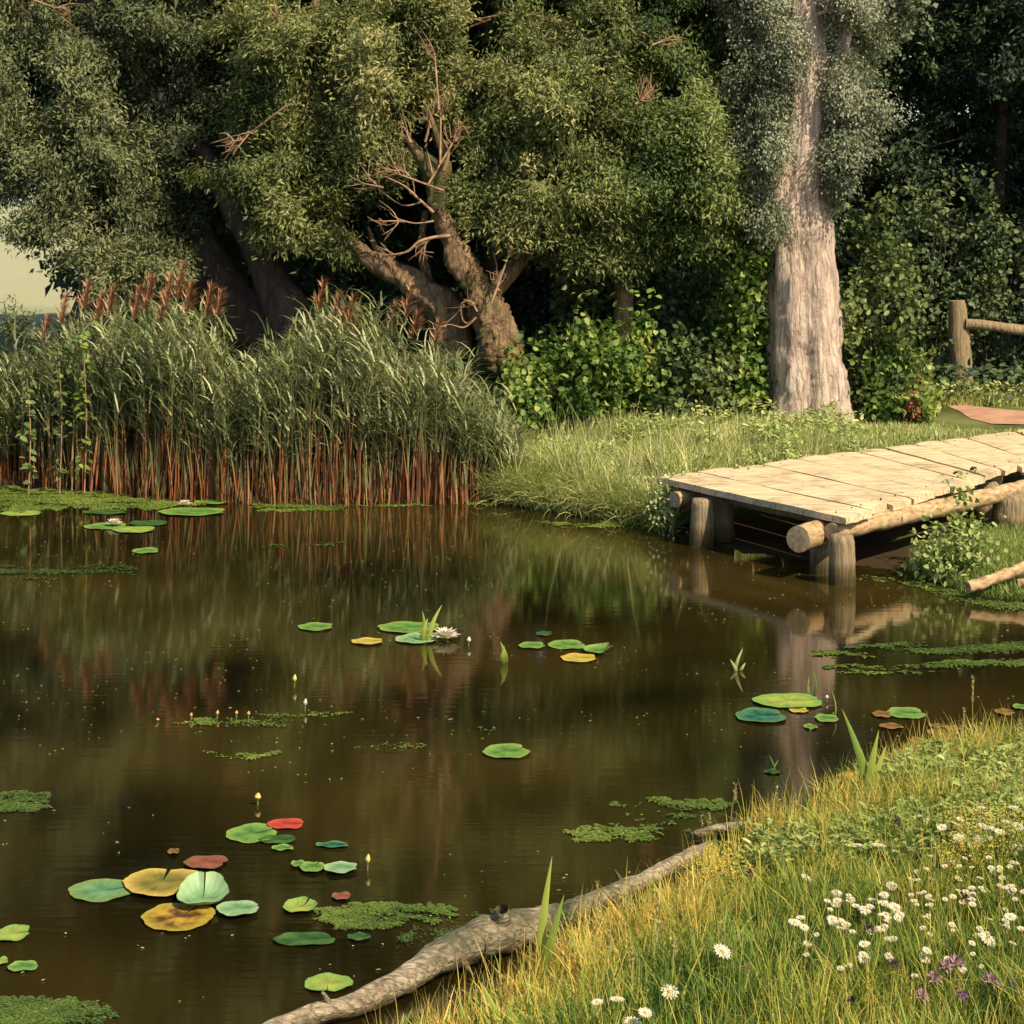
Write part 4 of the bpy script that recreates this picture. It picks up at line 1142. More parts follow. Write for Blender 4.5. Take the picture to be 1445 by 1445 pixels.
tag(b.build('meadow_herbs', M['herb']), 'grey-green leafy herbs growing through the near bank grass', 'herbs', kind='stuff')


rg = rnd(520)
base, d = scatter(60000, -.4, 5.5, 8.0, 13.6, lambda x, y, d: (d > .1) & (y < 15) & (x < .2 + y * .33))
kk = np.array([noise.noise(Vector((p[0] * 1.4, p[1] * 1.4, 19))) for p in base]) > .30 + .12 * np.abs(base[:, 1] - 10.6)
base = base[kk]; n = len(base)
m_ = 5; cc = (base[:, None] + np.stack([rg.normal(0, .008, (n, m_)), rg.normal(0, .008, (n, m_)), rg.uniform(.10, .27, (n, m_))], -1)).reshape(-1, 3)
an = rg.uniform(0, 6.28, len(cc)); b = Buf()
ovals(b, cc, np.stack([np.cos(an), np.sin(an), rg.normal(.2, .3, len(cc))], 1), np.stack([rg.normal(0, .4, len(cc)), rg.normal(-.3, .4, len(cc)), np.ones(len(cc))], 1), rg.uniform(.005, .012, len(cc)), rg.uniform(.005, .009, len(cc)), rg.normal(.5, .2, len(cc)))
tag(b.build('yellow_wildflowers', M['centre']), 'hazy drifts of tiny yellow flowers in the near bank grass', 'wildflowers', kind='stuff')


# ------------------------------------------------------------------ duckweed and water weed
def inside(x, y, poly):
    ins = np.zeros(x.shape, bool)
    n = len(poly)
    for i in range(n):
        ax, ay = poly[i]; bx, by = poly[(i + 1) % n]
        ins ^= ((ay > y) != (by > y)) & (x < (bx - ax) * (y - ay) / (by - ay + 1e-12) + ax)
    return ins


def mat_weed(label, pix, n, seed, size=(.02, .045), thr=-.15, tone=.5, stretch=2.5, fscale=3.0):
    rg = rnd(seed)
    poly = [tuple(P(x, y).xy) for x, y in pix]
    xs = [p[0] for p in poly]; ys = [p[1] for p in poly]
    x = rg.uniform(min(xs), max(xs), n); y = rg.uniform(min(ys), max(ys), n)
    bw, bh = max(xs) - min(xs), max(ys) - min(ys)
    def nn_(a_, b_, o): return np.array([noise.noise(Vector((p_, q_, seed * 3.3 + o))) for p_, q_ in zip(a_, b_)])
    q1, q2 = x / bw * 5, y / bh * 3
    xw = x + bw * (.10 * nn_(q1, q2 * 2, 1) + .05 * nn_(q1 * 4, q2 * 4, 5)); yw = y + bh * (.22 * nn_(q1 * 1.5, q2, 2) + .14 * nn_(q1 * 5, q2 * 3, 7))
    k = inside(xw, yw, poly); x, y = x[k], y[k]
    nz = np.array([noise.noise(Vector((a_ * fscale * .6, b_ * fscale * 1.5, seed))) + .55 * noise.noise(Vector((a_ * fscale * 2.6, b_ * fscale * 5, seed))) for a_, b_ in zip(x, y)])
    k = nz > thr + .12 + rg.normal(0, .16, len(x)); x, y, nz = x[k], y[k], nz[k]
    N = len(x)
    b = Buf(); an = rg.uniform(0, 6.28, N)
    s_ = rg.uniform(*size, N)
    ovals(b, np.stack([x, y, rg.uniform(.002, .009, N)], 1), np.stack([np.cos(an), np.sin(an), rg.normal(0, .02, N)], 1), np.stack([rg.normal(0, .05, N), rg.normal(0, .05, N), np.ones(N)], 1), s_, s_ * .8, tone + nz * .2 + rg.normal(0, .1, N))
    return tag(b.build('pond_weed', M['duck']), label, 'pond weed', 'floating weed on the pond', 'stuff')


mat_weed('broad mat of green duckweed in front of the leftmost reeds', [(-60, 684), (60, 686), (160, 693), (250, 704), (318, 711), (300, 716), (220, 716), (130, 720), (-60, 724)], 42000, 1, thr=-.5, tone=.65)
mat_weed('strip of duckweed at the feet of the middle reeds', [(355, 712), (420, 710), (470, 711), (520, 714), (450, 721), (380, 724)], 9000, 2, thr=-.25, tone=.6)
mat_weed('thin line of weed at the feet of the right-hand reeds', [(520, 712), (600, 709), (700, 708), (700, 714), (600, 714), (525, 716)], 5000, 3, thr=.1, tone=.65)
mat_weed('weed patch floating under the overhanging bank grass', [(765, 738), (840, 738), (880, 728), (920, 733), (915, 741), (860, 745), (800, 743)], 9000, 4, thr=-.15, tone=.7)
mat_weed('faint band of sunken weed across the left of the pond', [(-20, 800), (120, 796), (200, 800), (190, 812), (60, 818), (-20, 818)], 7000, 5, thr=.15, tone=.15)
mat_weed('thin weed streak on the open water before the middle reeds', [(320, 772), (480, 764), (500, 768), (400, 774)], 900, 51, thr=.1, tone=.3)
mat_weed('weed patch cut off by the left edge', [(-20, 1118), (40, 1117), (78, 1124), (60, 1133), (72, 1140), (30, 1147), (-20, 1147)], 6000, 6, (.012, .03), thr=-.4, tone=.45)
mat_weed('long green weed patch above the fallen log', [(445, 1284), (520, 1275), (630, 1280), (645, 1290), (600, 1300), (530, 1309), (480, 1312), (455, 1300)], 16000, 7, (.01, .024), thr=-.3, tone=.45)
mat_weed('drifting weed shreds where the log enters the near bank', [(560, 1320), (650, 1290), (740, 1285), (700, 1300), (620, 1335), (560, 1338)], 9000, 8, (.01, .022), thr=.15, tone=.3)
mat_weed('green weed tongue reaching from the near bank', [(790, 1170), (850, 1168), (910, 1155), (860, 1136), (930, 1126), (1040, 1130), (1000, 1142), (960, 1165), (900, 1182), (830, 1188)], 26000, 9, (.012, .028), thr=-.2, tone=.5)
mat_weed('weed patch in the bottom left corner', [(-20, 1408), (60, 1408), (150, 1424), (165, 1436), (120, 1450), (-20, 1460)], 14000, 10, (.01, .022), thr=-.4, tone=.4)
mat_weed('long pale band of weed across the bay in front of the dock', [(1145, 915), (1250, 908), (1445, 905), (1520, 908), (1520, 918), (1400, 922), (1250, 924), (1150, 928)], 14000, 11, (.02, .04), thr=0.0, tone=.35)
mat_weed('lower band of weed in the bay in front of the dock', [(1160, 940), (1300, 936), (1445, 932), (1520, 934), (1445, 942), (1300, 948), (1180, 952)], 12000, 12, (.02, .04), thr=.05, tone=.45)
mat_weed('broken weed scraps under the orange buds', [(240, 1020), (330, 1012), (480, 1006), (490, 1022), (330, 1030)], 5000, 13, (.015, .03), thr=.15, tone=.5)
mat_weed('dark green weed scraps below the orange buds', [(275, 1062), (340, 1058), (400, 1056), (395, 1066), (330, 1073)], 2500, 14, (.015, .03), thr=.0, tone=.55)
mat_weed('scattered specks of weed in the middle of the pond', [(470, 1050), (560, 1046), (700, 1022), (690, 1030), (560, 1060)], 1600, 15, (.012, .025), thr=.15, tone=.5)
mat_weed('green weed fringe along the bank under the dock', [(1200, 812), (1290, 828), (1350, 852), (1445, 862), (1520, 862), (1520, 852), (1370, 842), (1300, 818)], 14000, 16, (.02, .04), thr=-.3, tone=.5)


rg = rnd(880)
x = rg.uniform(-6, 5, 2600); y = 9 + 15 * rg.random(2600) ** 1.0
k = (shore_dist(x, y) < -.15) & (np.abs(x) < y * .28) & (np.array([noise.noise(Vector((a_ * .5, b_ * .7, 2))) for a_, b_ in zip(x, y)]) > -.02)
x, y = x[k][:900], y[k][:900]; n = len(x); an = rg.uniform(0, 6.28, n)
b = Buf()
ovals(b, np.stack([x, y, rg.uniform(.002, .008, n)], 1), np.stack([np.cos(an), np.sin(an), np.full(n, .1)], 1), np.tile([0., 0, 1], (n, 1)), rg.uniform(.008, .03, n), rg.uniform(.004, .012, n), rg.normal(.7, .3, n))
tag(b.build('floating_leaf_specks', M['grass_far']), 'tiny pale leaf and petal specks floating on the pond', 'floating specks', 'floating weed on the pond', 'stuff')


# ------------------------------------------------------------------ lily pads
pad_cache = {}
def pad_mesh(name, w_, l_, m, seed, notch, curl=0.0):
    rg = rnd(seed); n = 40; rr = [.0, .25, .5, .75, .92, 1.0]
    V = []; T = []; Hh = []
    gap = .03 + .05 * rg.random()
    ph = rg.uniform(0, 6.28, 3)
    for r in rr:
        for k in range(n + 1):
            th = notch + gap + (2 * math.pi - 2 * gap) * k / n
            e = 1 + .035 * math.sin(3 * th + ph[0]) + .02 * math.sin(7 * th + ph[1]) + .018 * math.sin(13 * th + ph[2])
            lob = 1 - .16 * math.exp(-((k / n) / .035) ** 2) - .16 * math.exp(-((1 - k / n) / .035) ** 2)
            rad = r * e * (1 + (lob - 1) * r)
            z = .004 + .004 * r ** 4 * (1 + .8 * math.sin(5 * th + ph[2])) + .0012 * math.sin(4 * th + ph[1]) * r
            if curl: z += curl * max(0, math.cos(th - notch)) * r ** 3 * .6 + curl * .35 * r ** 4
            V.append((rad * math.cos(th) * w_, rad * math.sin(th) * l_, z)); T.append(th); Hh.append(r)
    F = []
    for i in range(len(rr) - 1):
        for k in range(n):
            a0 = i * (n + 1) + k
            F.append([a0, a0 + (n + 1), a0 + n + 2, a0 + 1] if i else [a0, a0 + n + 1, a0 + n + 2])
    return mesh(name, V, F, m, attrs={'tint': T, 'h': Hh})


PADS = [
    (144, 1255, 47, 15, 'blue', 0.3, 0, 'large blue-green lily pad touching the left side of the biggest yellow pad'),
    (229, 1246, 54, 19, 'olive', 1.5, .0, 'biggest yellow lily pad with an olive centre and a notch at the back'),
    (252, 1293, 51, 19, 'amber', 1.0, 0, 'amber lily pad with brown blotches under the curled pad'),
    (286, 1272, 36, 15, 'mint', 1.6, .10, 'curled mint-green lily pad overlapping the amber pad'),
    (336, 1285, 31, 10, 'mint', .2, 0, 'small flat mint pad just right of the curled pad'),
    (291, 1217, 31, 9, 'dullred', -.3, 0, 'dull brick-red lily pad above the biggest yellow pad'),
    (245, 1202, 9, 3.5, 'brown', 0, 0, 'tiny brown pad above left of the dull red pad'),
    (356, 1175, 36, 13, 'green', .4, 0, 'round green lily pad with a pale rim beside the bright red pad'),
    (404, 1162, 27, 7, 'red', .0, 0, 'bright red lily pad'),
    (392, 1184, 27, 6, 'dark', .1, 0, 'dark green pad tucked below the round pad beside the red one'),
    (399, 1196, 16, 4, 'green', .1, 0, 'small green pad just below the dark tucked pad'),
    (470, 1192, 24, 4, 'teal', 0, 0, 'thin blue-green pad above the row of three small pads'),
    (421, 1219, 11, 4, 'green', 0, 0, 'smallest pad at the left end of the row of three'),
    (441, 1224, 18, 7, 'green', 1, 0, 'middle pad in the row of three small pads'),
    (481, 1226, 24, 7.5, 'mint', 0, 0, 'pale mint pad at the right end of the row of three'),
    (423, 1279, 24, 9, 'lime', .9, .02, 'lime two-lobed pad at the left tip of the long weed patch'),
    (482, 1264, 14, 5, 'dullred', 0, 0, 'small red-brown pad above the long weed patch'),
    (463, 1387, 34, 12, 'lime', -1.6, 0, 'lone yellow-green lily pad nearest the fallen log'),
    (18, 1317, 25, 11, 'lime', .2, 0, 'yellow-green pad cut by the left edge below the blue-green pad'),
    (33, 1364, 22, 7, 'green', .2, 0, 'small green pad near the left edge above the corner weed'),
    (1, 1357, 11, 6, 'lime', .2, 0, 'lime pad half outside the left edge'),
    (430, 1324, 45, 9, 'dark', .2, 0, 'dull dark pad lying low between the long weed patch and the lone pad'),
    (507, 1321, 17, 5, 'dark', .2, 0, 'small dull pad right of the dull dark pad'),
    (446, 884, 25, 5.5, 'green', .1, 0, 'green pad farthest left in the middle of the pond'),
    (578, 885, 46, 7.5, 'green', .1, 0, 'long green pad left of the open water lily'),
    (588, 901, 30, 7, 'mint', .1, 0, 'paler pad in front of the long green pad by the water lily'),
    (519, 905, 23, 4.5, 'yellow', .1, 0, 'small yellow pad left of the open water lily'),
    (751, 911, 19, 4.5, 'green', .1, 0, 'left small green pad of the group around the yellow pad right of the pond middle'),
    (800, 909, 27, 6.5, 'green', .1, 0, 'largest green pad behind the mid-pond yellow pad'),
    (843, 918, 20, 6, 'green', .1, .05, 'curled green pad touching the right side of the mid-pond yellow pad'),
    (817, 928, 26, 6, 'yellow', .1, 0, 'yellow pad in front of three green pads right of the pond middle'),
    (768, 894, 12, 3, 'dark', .1, 0, 'faint dull pad behind the left small green pad'),
    (715, 1060, 33, 10, 'green', .5, 0, 'lone bright green lily pad in the middle of the pond'),
    (1113, 989, 50, 10, 'lime', .1, 0, 'big yellow-lime lily pad in the bay'),
    (1074, 1010, 36, 10, 'teal', .1, 0, 'dark blue-green lily pad below the big yellow-lime one'),
    (1127, 1001, 14, 4, 'yellow', .1, 0, 'small yellow pad tucked under the big yellow-lime pad'),
    (1167, 1013, 17, 5.5, 'green', .1, 0, 'small green pad just left of the iris tip'),
    (1144, 1025, 10, 4, 'green', .1, 0, 'tiny green pad below the small pad near the iris tip'),
    (1279, 1006, 27, 8, 'green', .1, 0, 'green lily pad among brown ones right of the iris'),
    (1245, 1008, 14, 4.5, 'brown', .1, 0, 'brown pad touching the left of the green pad by the iris'),
    (1258, 1025, 17, 4, 'brown', .1, 0, 'brown pad just below the green pad right of the iris'),
    (1212, 1096, 30, 6, 'orange', .1, 0, 'orange pad at the near shore beside the iris foot'),
    (1255, 1094, 15, 5, 'orange', .1, 0, 'smaller orange pad right of the iris foot'),
    (1322, 1033, 14, 4, 'brown', .1, 0, 'front brown pad of the cluster near the tall seed stalk'),
    (1345, 1027, 12, 3.5, 'brown', .1, 0, 'right brown pad of the cluster near the tall seed stalk'),
    (1322, 1024, 11, 3, 'brown', .1, 0, 'back brown pad of the cluster near the tall seed stalk'),
    (1297, 1045, 13, 3.5, 'brown', .1, 0, 'brown pad closest to the near shore left of the seed stalk'),
    (1418, 1005, 14, 4.5, 'brown', .1, 0, 'amber-brown pad near the right edge'),
    (1441, 998, 12, 3.5, 'green', .1, 0, 'small green pad cut by the right edge'),
    (1090, 1088, 12, 3, 'dark', .1, 0, 'dark little pad with a thin sprout near the shore'),
    (150, 742, 31, 4.5, 'green', .1, 0, 'bright pad left of the far left water lily'),
    (190, 747, 30, 4.5, 'lime', .1, 0, 'pad right in front of the far left water lily'),
    (210, 738, 28, 4, 'dark', .1, 0, 'olive pad right of the far left water lily'),
    (206, 777, 19, 4, 'green', .1, 0, 'lone green pad below the far left water lily'),
    (272, 722, 48, 5.5, 'green', .1, 0, 'wide pad in front of the water lily by the duckweed'),
    (300, 708, 26, 3.5, 'green', .1, 0, 'small pad at the right tip of the left duckweed mat'),
    (30, 724, 30, 3.5, 'lime', .1, 0, 'pad at the front of the duckweed near the left edge'),
    (150, 722, 32, 3.5, 'dark', .1, 0, 'olive pad floating off the duckweed mat'),
]
for i, (px, py, rx, ry, c_, no, curl, lb) in enumerate(PADS):
    p = P(px, py, .01)
    sc_ = p.y / FPX
    sn = (py - YH) / math.hypot(FPX, py - YH)
    o = pad_mesh('lily_pad', rx * sc_, min(ry * sc_ / sn, rx * sc_ * 1.25), PM[c_], 600 + i, no + .05, curl)
    o.location = (p.x, p.y, .001 + (i % 7) * .0012 + (.012 if c_ in ('mint', 'olive') and py > 1200 else 0))
    tag(o, lb, 'lily pad', 'lily pads on the pond')


# ------------------------------------------------------------------ water lilies and buds
def lily(px, py, r, label, seed):
    rg = rnd(seed); p = P(px, py + r * FPX / P(px, py).y * .4, .0)
    root = empty('water_lily', (p.x, p.y, .01), label, 'water lily', 'open water lilies')
    for ring, (n, L, el, w_) in enumerate([(9, r * 1.05, .35, .38), (9, r * .95, .75, .34), (7, r * .75, 1.1, .3)]):
        an = np.arange(n) * 2 * math.pi / n + ring * .3 + rg.normal(0, .08, n)
        a_ = np.stack([np.cos(an) * math.cos(el), np.sin(an) * math.cos(el), np.full(n, math.sin(el))], 1)
        nn_ = np.stack([-np.cos(an) * math.sin(el), -np.sin(an) * math.sin(el), np.full(n, math.cos(el))], 1)
        b = Buf(); ovals(b, np.tile([p.x, p.y, .02], (n, 1)) + a_ * r * .1, a_, nn_, np.full(n, L), np.full(n, L * w_ * 1.2), np.zeros(n))
        b.build('petals', M['petal'], root)
    V, F = tube([p + Vector((0, 0, .02)), p + Vector((0, 0, .02 + r * .4))], [r * .22, r * .12], 8, .2, rings=3)
    mesh('centre', V, F, M['centre'], root)


lily(629, 896, .125, 'cream water lily in full bloom in the middle of the pond', 1)
lily(161, 738, .10, 'cream water lily between pads at the far left', 2)
lily(261, 711, .09, 'small cream water lily in front of the reeds at the duckweed edge', 3)


def bud(px, py, h, r, m, label, group=None):
    p = P(px, py, 0)
    root = empty('lily_bud', (p.x, p.y, 0), label, 'bud', group)
    V, F = tube([p + Vector((0, 0, -.05)), p + Vector((.004, 0, h * .55))], [.006, .005], 6, rings=3); mesh('stem', V, F, M['stalk'], root)
    q = p + Vector((.004, 0, h * .5))
    V, F = tube([q, q + Vector((0, 0, h * .2)), q + Vector((.004, 0, h * .5))], [r * .6, r, r * .25], 10, .1, 20, rings=8); mesh('petals', V, F, m, root)


bud(363, 1136, .075, .022, M['bud_yellow'], 'single yellow lily bud standing above the bright red pad')
bud(661, 912, .08, .02, M['petal'], 'cream lily bud right of the open water lily')
for x_, y_, lb in [(222, 1018, 'orange bud at the left end of the bud row'), (306, 1014, 'orange bud second from the left in the bud row'), (333, 1013, 'orange bud in the middle of the bud row'), (350, 1014, 'orange bud at the right end of the bud row'),
                   (269, 1016, 'thin orange bud left of the middle of the bud row')]:
    bud(x_, y_, .042 + .02 * math.sin(x_ * 3.7), .013, M['bud_orange'], lb, 'orange buds above the water')
bud(430, 1003, .09, .015, M['petal'], 'pale slender bud right of the orange bud row')
bud(415, 970, .10, .018, M['bud_yellow'], 'yellowish bud above the weed scraps right of the bud row')
bud(1166, 990, .05, .014, M['petal'], 'pale bud at the right tip of the yellow-lime pad')
bud(518, 1228, .09, .016, M['bud_yellow'], 'upright greenish bud beside the pale mint pad')


def sprout(px, py, tips, D0, w_, label, m='iris', name='iris_plant', cat='water plant', z0=None, tone=.5, curlb=.25, seed=0, group=None):
    """sword leaves rising from one foot to given tip pixels"""
    rg = rnd(seed + 900)
    p = P(px, py, 0) if z0 is None else ground_pt(px, py)
    root = empty(name, tuple(p), label, cat, group)
    for k, (tx, ty) in enumerate(tips):
        D = p.y + rg.uniform(-.05, .05)
        tip = W(tx, ty, D)
        b0 = p + Vector((rg.uniform(-.03, .03), rg.uniform(-.02, .02), -.03))
        v = tip - b0; L = v.length
        side = Vector((v.z, 0, -v.x)).normalized()
        n = 9; V = []
        lean = (1 if v.x > 0 else -1)
        for i in range(n + 1):
            t = i / n
            c_ = b0 + v * t + side * (-lean) * math.sin(t * math.pi) * L * .07 * curlb * 4 + Vector((0, -.03 * math.sin(t * 3), 0))
            ww = w_ * (math.sin(min(1, t * 1.5 + .35) * math.pi / 2)) * (1 - t ** 2.2) * .5 + .0008
            V += [c_ - side * ww + Vector((0, .15 * ww, 0)), c_ + Vector((0, -ww * .35, 0)), c_ + side * ww + Vector((0, .15 * ww, 0))]
        F = []
        for i in range(n):
            for j in (0, 1): F.append([3 * i + j, 3 * i + j + 1, 3 * i + 4 + j, 3 * i + 3 + j])
        tt = tone + rg.uniform(-.15, .2)
        mesh('leaf', V, F, M[m], root, {'tint': [tt + .1 * (i / len(V)) for i in range(len(V))], 'h': [0] * len(V)})
    return root


sprout(600, 905, [(624, 853), (596, 862), (604, 872)], 0, .045, 'pair of pale iris blades beside the open water lily', seed=1, tone=.6)
sprout(709, 935, [(706, 905), (712, 912)], 0, .05, 'small pointed green sprout standing in the middle of the pond', seed=2)
sprout(1145, 980, [(1148, 945), (1141, 955)], 0, .02, 'thin green blades rising behind the yellow-lime pad', seed=3, tone=.2)
sprout(1092, 1090, [(1085, 1065), (1098, 1072)], 0, .012, 'thin sprout on the dark little pad near the shore', seed=4, tone=.3)
sprout(1227, 1138, [(1188, 1000), (1240, 1030), (1250, 1052)], 0, .06, 'iris with one long yellow blade at the near shore of the bay', seed=5, z0=1, tone=.6, curlb=.12)
sprout(768, 1388, [(779, 1208), (796, 1262)], 0, .052, 'tallest iris with two upright blades growing through the fallen log', seed=6, z0=1, tone=.6, curlb=.08)
sprout(815, 1375, [(806, 1310), (832, 1312), (846, 1345)], 0, .035, 'short iris tuft right of the tallest iris', seed=7, z0=1, tone=.6)
sprout(790, 1428, [(735, 1385), (782, 1392), (815, 1400)], 0, .04, 'iris with a bent blade below the tallest iris', seed=8, z0=1, tone=.65, curlb=.5)
sprout(712, 1462, [(678, 1385), (725, 1400), (700, 1410)], 0, .04, 'iris tuft with a yellow blade at the bottom edge', seed=9, z0=1, tone=.7)
sprout(566, 1450, [(582, 1422), (570, 1428)], 0, .02, 'small green sprout in front of the log at the bottom edge', seed=10, tone=.4)
sprout(1040, 945, [(1048, 915), (1030, 930), (1052, 935)], 0, .03, 'pale leafy sprout floating left of the dock reflection', seed=11, tone=.7, m='herb')
sprout(1180, 1010, [(1174, 975)], 0, .01, 'single thin blade beside the small pad near the iris', seed=12, tone=.4)

# ------------------------------------------------------------------ flowers on the near bank
def flower_proto(name, label, cat, group, mp_, seed, r=.026, hgt=.2, dome=False):
    rg = rnd(seed)
    root = empty(name, (0, 0, 0), label, cat, group)
    V, F = tube([(0, 0, 0), (.006, .004, hgt * .5), (0, 0, hgt)], [.0018, .0016, .0014], 5, rings=5); mesh('stem', V, F, M['stalk'], root)
    b = Buf()
    if dome:
        n = 44; u = unit(rg.normal(size=(n, 3)) * [1, 1, .8] + [0, 0, .5])
        lances(b, np.array([0, 0, hgt]) + u * r * .2, u, np.cross(u, [.3, .9, .1]), np.full(n, r * .95), np.full(n, r * .3), np.zeros(n))
    else:
        n = 15; an = np.arange(n) * 2 * math.pi / n + rg.normal(0, .05, n); el = .18
        a_ = np.stack([np.cos(an), np.sin(an), np.full(n, el)], 1)
        ovals(b, np.tile([0, 0, hgt], (n, 1)) + a_ * r * .15, a_, np.tile([0, 0, 1.], (n, 1)), np.full(n, r), np.full(n, r * .42), np.zeros(n))
    b.build('petals', mp_, root)
    if not dome:
        V, F = tube([(0, 0, hgt - .002), (0, 0, hgt + .004), (0, 0, hgt + .007)], [r * .3, r * .28, r * .12], 10, rings=4); mesh('centre', V, F, M['centre'], root)
    return root


dais = [flower_proto('daisy', 'white daisy in the dense drift on the near bank', 'daisy', 'white daisies in the dense drift', M['petal_white'], 1, .027, .2),
        flower_proto('daisy', 'white daisy in the dense drift on the near bank', 'daisy', 'white daisies in the dense drift', M['petal_white'], 2, .022, .22),
        flower_proto('daisy', 'white daisy in the dense drift on the near bank', 'daisy', 'white daisies in the dense drift', M['petal_white'], 3, .031, .17)]
used = set()
rgf = rnd(700)


def plant(protos_, px, py, label=None, group=None, sc=1.0, tilt=.5):
    j = int(rgf.integers(len(protos_)))
    pr_ = protos_[j]
    if id(pr_) in used: o = copy_tree(pr_)
    else: o = pr_; used.add(id(pr_))
    o.scale = (1, 1, 1)
    q = ground_pt(px, py + 58)
    o.location = (q.x, q.y, q.z - .01)
    o.rotation_euler = (rgf.normal(.38, .2) * tilt * 1.6, rgf.normal(.15, .25) * tilt, rgf.uniform(-.6, .6))
    s_ = sc * rgf.uniform(.95, 1.35); o.scale = (s_, s_, 1.25)
    if label: o['label'] = label
    if group: o['group'] = group
    elif label and 'group' in o: del o['group']
    return o


drift = [(1168, 1260), (1184, 1266), (1215, 1270), (1228, 1282), (1236, 1270), (1244, 1262), (1220, 1292), (1200, 1288), (1158, 1290), (1165, 1298), (1190, 1295), (1254, 1276), (1262, 1286), (1282, 1288), (1248, 1268),
         (1206, 1276), (1240, 1285), (1176, 1272), (1130, 1308), (1120, 1314), (1188, 1318), (1216, 1338), (1230, 1344), (1238, 1335), (1258, 1346), (1280, 1345), (1270, 1338), (1204, 1352), (1246, 1290), (1212, 1302), (1226, 1262), (1196, 1258), (1290, 1350), (1150, 1284)]
for (x_, y_) in drift: plant(dais, x_, y_, None, None, .74)
solo = [(992, 1340, 'large white daisy alone above the yellow grass left of the drift', 1.3), (1106, 1318, 'white daisy just left of the dense drift', 1.1), (936, 1391, 'cream daisy low down near the bottom middle', 1.1), (1419, 1305, 'white daisy near the right edge level with the drift', 1.2),
        (1350, 1314, 'white daisy between the drift and the right edge', 1.2), (1236, 1191, 'white daisy highest on the slope below the iris', 1.1), (1208, 1190, 'small white daisy just left of the highest one', .8), (1115, 1228, 'pale small daisy above the drift', .8),
        (1252, 1240, 'small daisy directly above the dense drift', .8), (1341, 1335, 'tiny white daisy right of the drift', .7), (1224, 1145, 'small white daisy beside the iris foot', .8), (1405, 1160, 'small daisy in pale herbs near the right edge', .8), (1301, 1146, 'pale daisy in the herbs right of the iris', .8),
        (1430, 1145, 'daisy nearest the top right corner of the near bank', .9), (1442, 1270, 'daisy cut by the right edge', .9)]
for (x_, y_, lb, s_) in solo: plant(dais, x_, y_, lb, None, s_)
for (x_, y_) in [(1340, 1165), (1352, 1172), (1362, 1160), (1372, 1174), (1388, 1168), (1398, 1180), (1412, 1172), (1382, 1152), (1425, 1182), (1440, 1170), (1345, 1182), (1330, 1158), (1418, 1156)]:
    plant(dais, x_, y_, 'pale daisy in the high patch by the right edge', 'pale daisies in the high patch', .95)
for (x_, y_) in [(880, 1440), (868, 1436), (892, 1442), (850, 1440)]:
    plant(dais, x_, y_, 'cream daisy in the tight bunch at the bottom edge', 'cream daisies at the bottom edge', 1.0)
pts_ = []
for k in range(150):
    x_ = rgf.uniform(1130, 1450); y_ = rgf.normal(1262, 62)
    if 1130 < y_ < 1380 and y_ > 1290 - (x_ - 1130) * .45: pts_.append((x_, y_))
for (x_, y_) in pts_: plant(dais, x_, y_, 'small white daisy scattered through the pale herbs on the slope', 'small daisies scattered over the slope', .5)
pinks = [flower_proto('clover', 'pink clover head in the patch at the bottom right', 'clover', 'pink clovers', M['petal_pink'], 11, .03, .17, True)]
for (x_, y_) in [(1312, 1368), (1334, 1371), (1386, 1390), (1352, 1360)]: plant(pinks, x_, y_)
plant(pinks, 1302, 1400, 'pink clover head nearest the bottom right corner', None, .9)
plant(pinks, 1028, 1350, 'faded pink clover head beside the large lone daisy', None, .8)
plant([flower_proto('clover', 'violet clover head below the pink ones', 'clover', None, M['petal_violet'], 12, .024, .15, True)], 1362, 1400, 'violet clover head below the pink ones', None)
plant([flower_proto('clover', 'pale violet clover head at the right', 'clover', None, M['petal_violet'], 13, .028, .15, True)], 1415, 1385, 'violet clover head closest to the right edge', None)
dk = [flower_proto('burnet', 'dark seed head in the grass of the near bank', 'seed head', 'dark seed heads', M['dark_head'], 14, .022, .2, True)]
for (x_, y_) in [(1302, 1220), (1278, 1160), (1228, 1319), (1414, 1183), (1424, 1217), (1353, 1275), (1272, 1366), (1180, 1425), (1318, 1222), (1060, 1235)]: plant(dk, x_, y_, sc=.9)


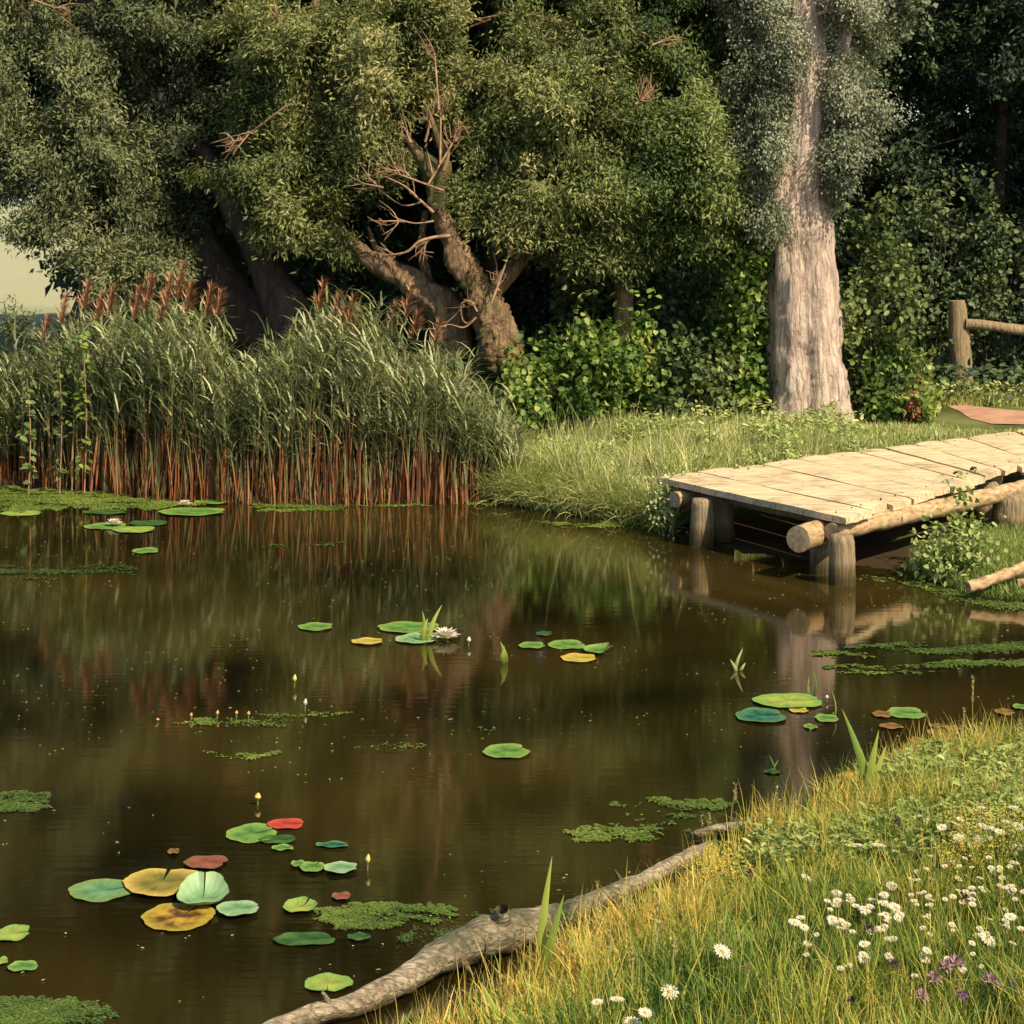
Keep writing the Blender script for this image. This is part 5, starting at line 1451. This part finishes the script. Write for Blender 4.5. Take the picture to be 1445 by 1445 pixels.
def stalk_proto(seed, hgt):
    rg = rnd(seed)
    root = empty('grass_stalk', (0, 0, 0), 'tall golden grass stalk with a seed head', 'grass stalk', 'golden grass stalks')
    V, F = tube([(0, 0, 0), (.01, 0, hgt * .5), (-.01, 0, hgt)], [.0032, .0026, .0014], 5, rings=8); mesh('stem', V, F, M['seed'], root)
    n = 40; t = rg.uniform(0, 1, n); b = Buf()
    c_ = np.stack([-.01 + rg.normal(0, .004, n), rg.normal(0, .004, n), hgt * (.72 + .3 * t)], 1)
    lances(b, c_, np.stack([rg.normal(0, .5, n), rg.normal(0, .4, n), np.full(n, 1.)], 1), rg.normal(size=(n, 3)), np.full(n, .022), np.full(n, .007), np.zeros(n))
    b.build('seed_head', M['seed'], root)
    return root


sp = [stalk_proto(1, .42), stalk_proto(2, .36)]
def stalk(px, pfoot, ptop, label=None):
    default = label is None
    pr_ = sp[int(rgf.integers(2))]
    o = copy_tree(pr_) if id(pr_) in used else pr_
    used.add(id(pr_))
    q = ground_pt(px, pfoot)
    h_ = (pfoot - ptop) * q.y / FPX
    o.location = (q.x, q.y, q.z - .01)
    k_ = h_ / (.42 if pr_ is sp[0] else .36)
    o.scale = (1, 1, k_); o.rotation_euler = (0, rgf.normal(0, .07), rgf.uniform(0, 6))
    o['label'] = label or 'tall golden grass stalk with a seed head'
    if label:
        if 'group' in o: del o['group']
    else: o['group'] = 'golden grass stalks'


stalk(1376, 1075, 955, 'tallest golden grass stalk standing against the dark bay')
for (a_, b_, c_) in [(1360, 1080, 1000), (1385, 1085, 1020), (1290, 1095, 1040), (1258, 1090, 1060), (1272, 1092, 1058), (1407, 1088, 1030), (1440, 1090, 1015), (1090, 1185, 1110), (1105, 1180, 1128), (1032, 1195, 1105), (990, 1205, 1150), (1000, 1200, 1145),
                     (1318, 1090, 1045), (1340, 1085, 1050), (870, 1330, 1250), (890, 1340, 1262), (845, 1340, 1240), (925, 1350, 1262), (978, 1300, 1282), (1125, 1175, 1130), (1068, 1190, 1140), (925, 1400, 1300), (955, 1420, 1320), (1160, 1170, 1120), (1435, 1080, 1040), (860, 1400, 1310), (890, 1420, 1330), (1015, 1400, 1300), (1190, 1440, 1370)]:
    stalk(a_, b_, c_)
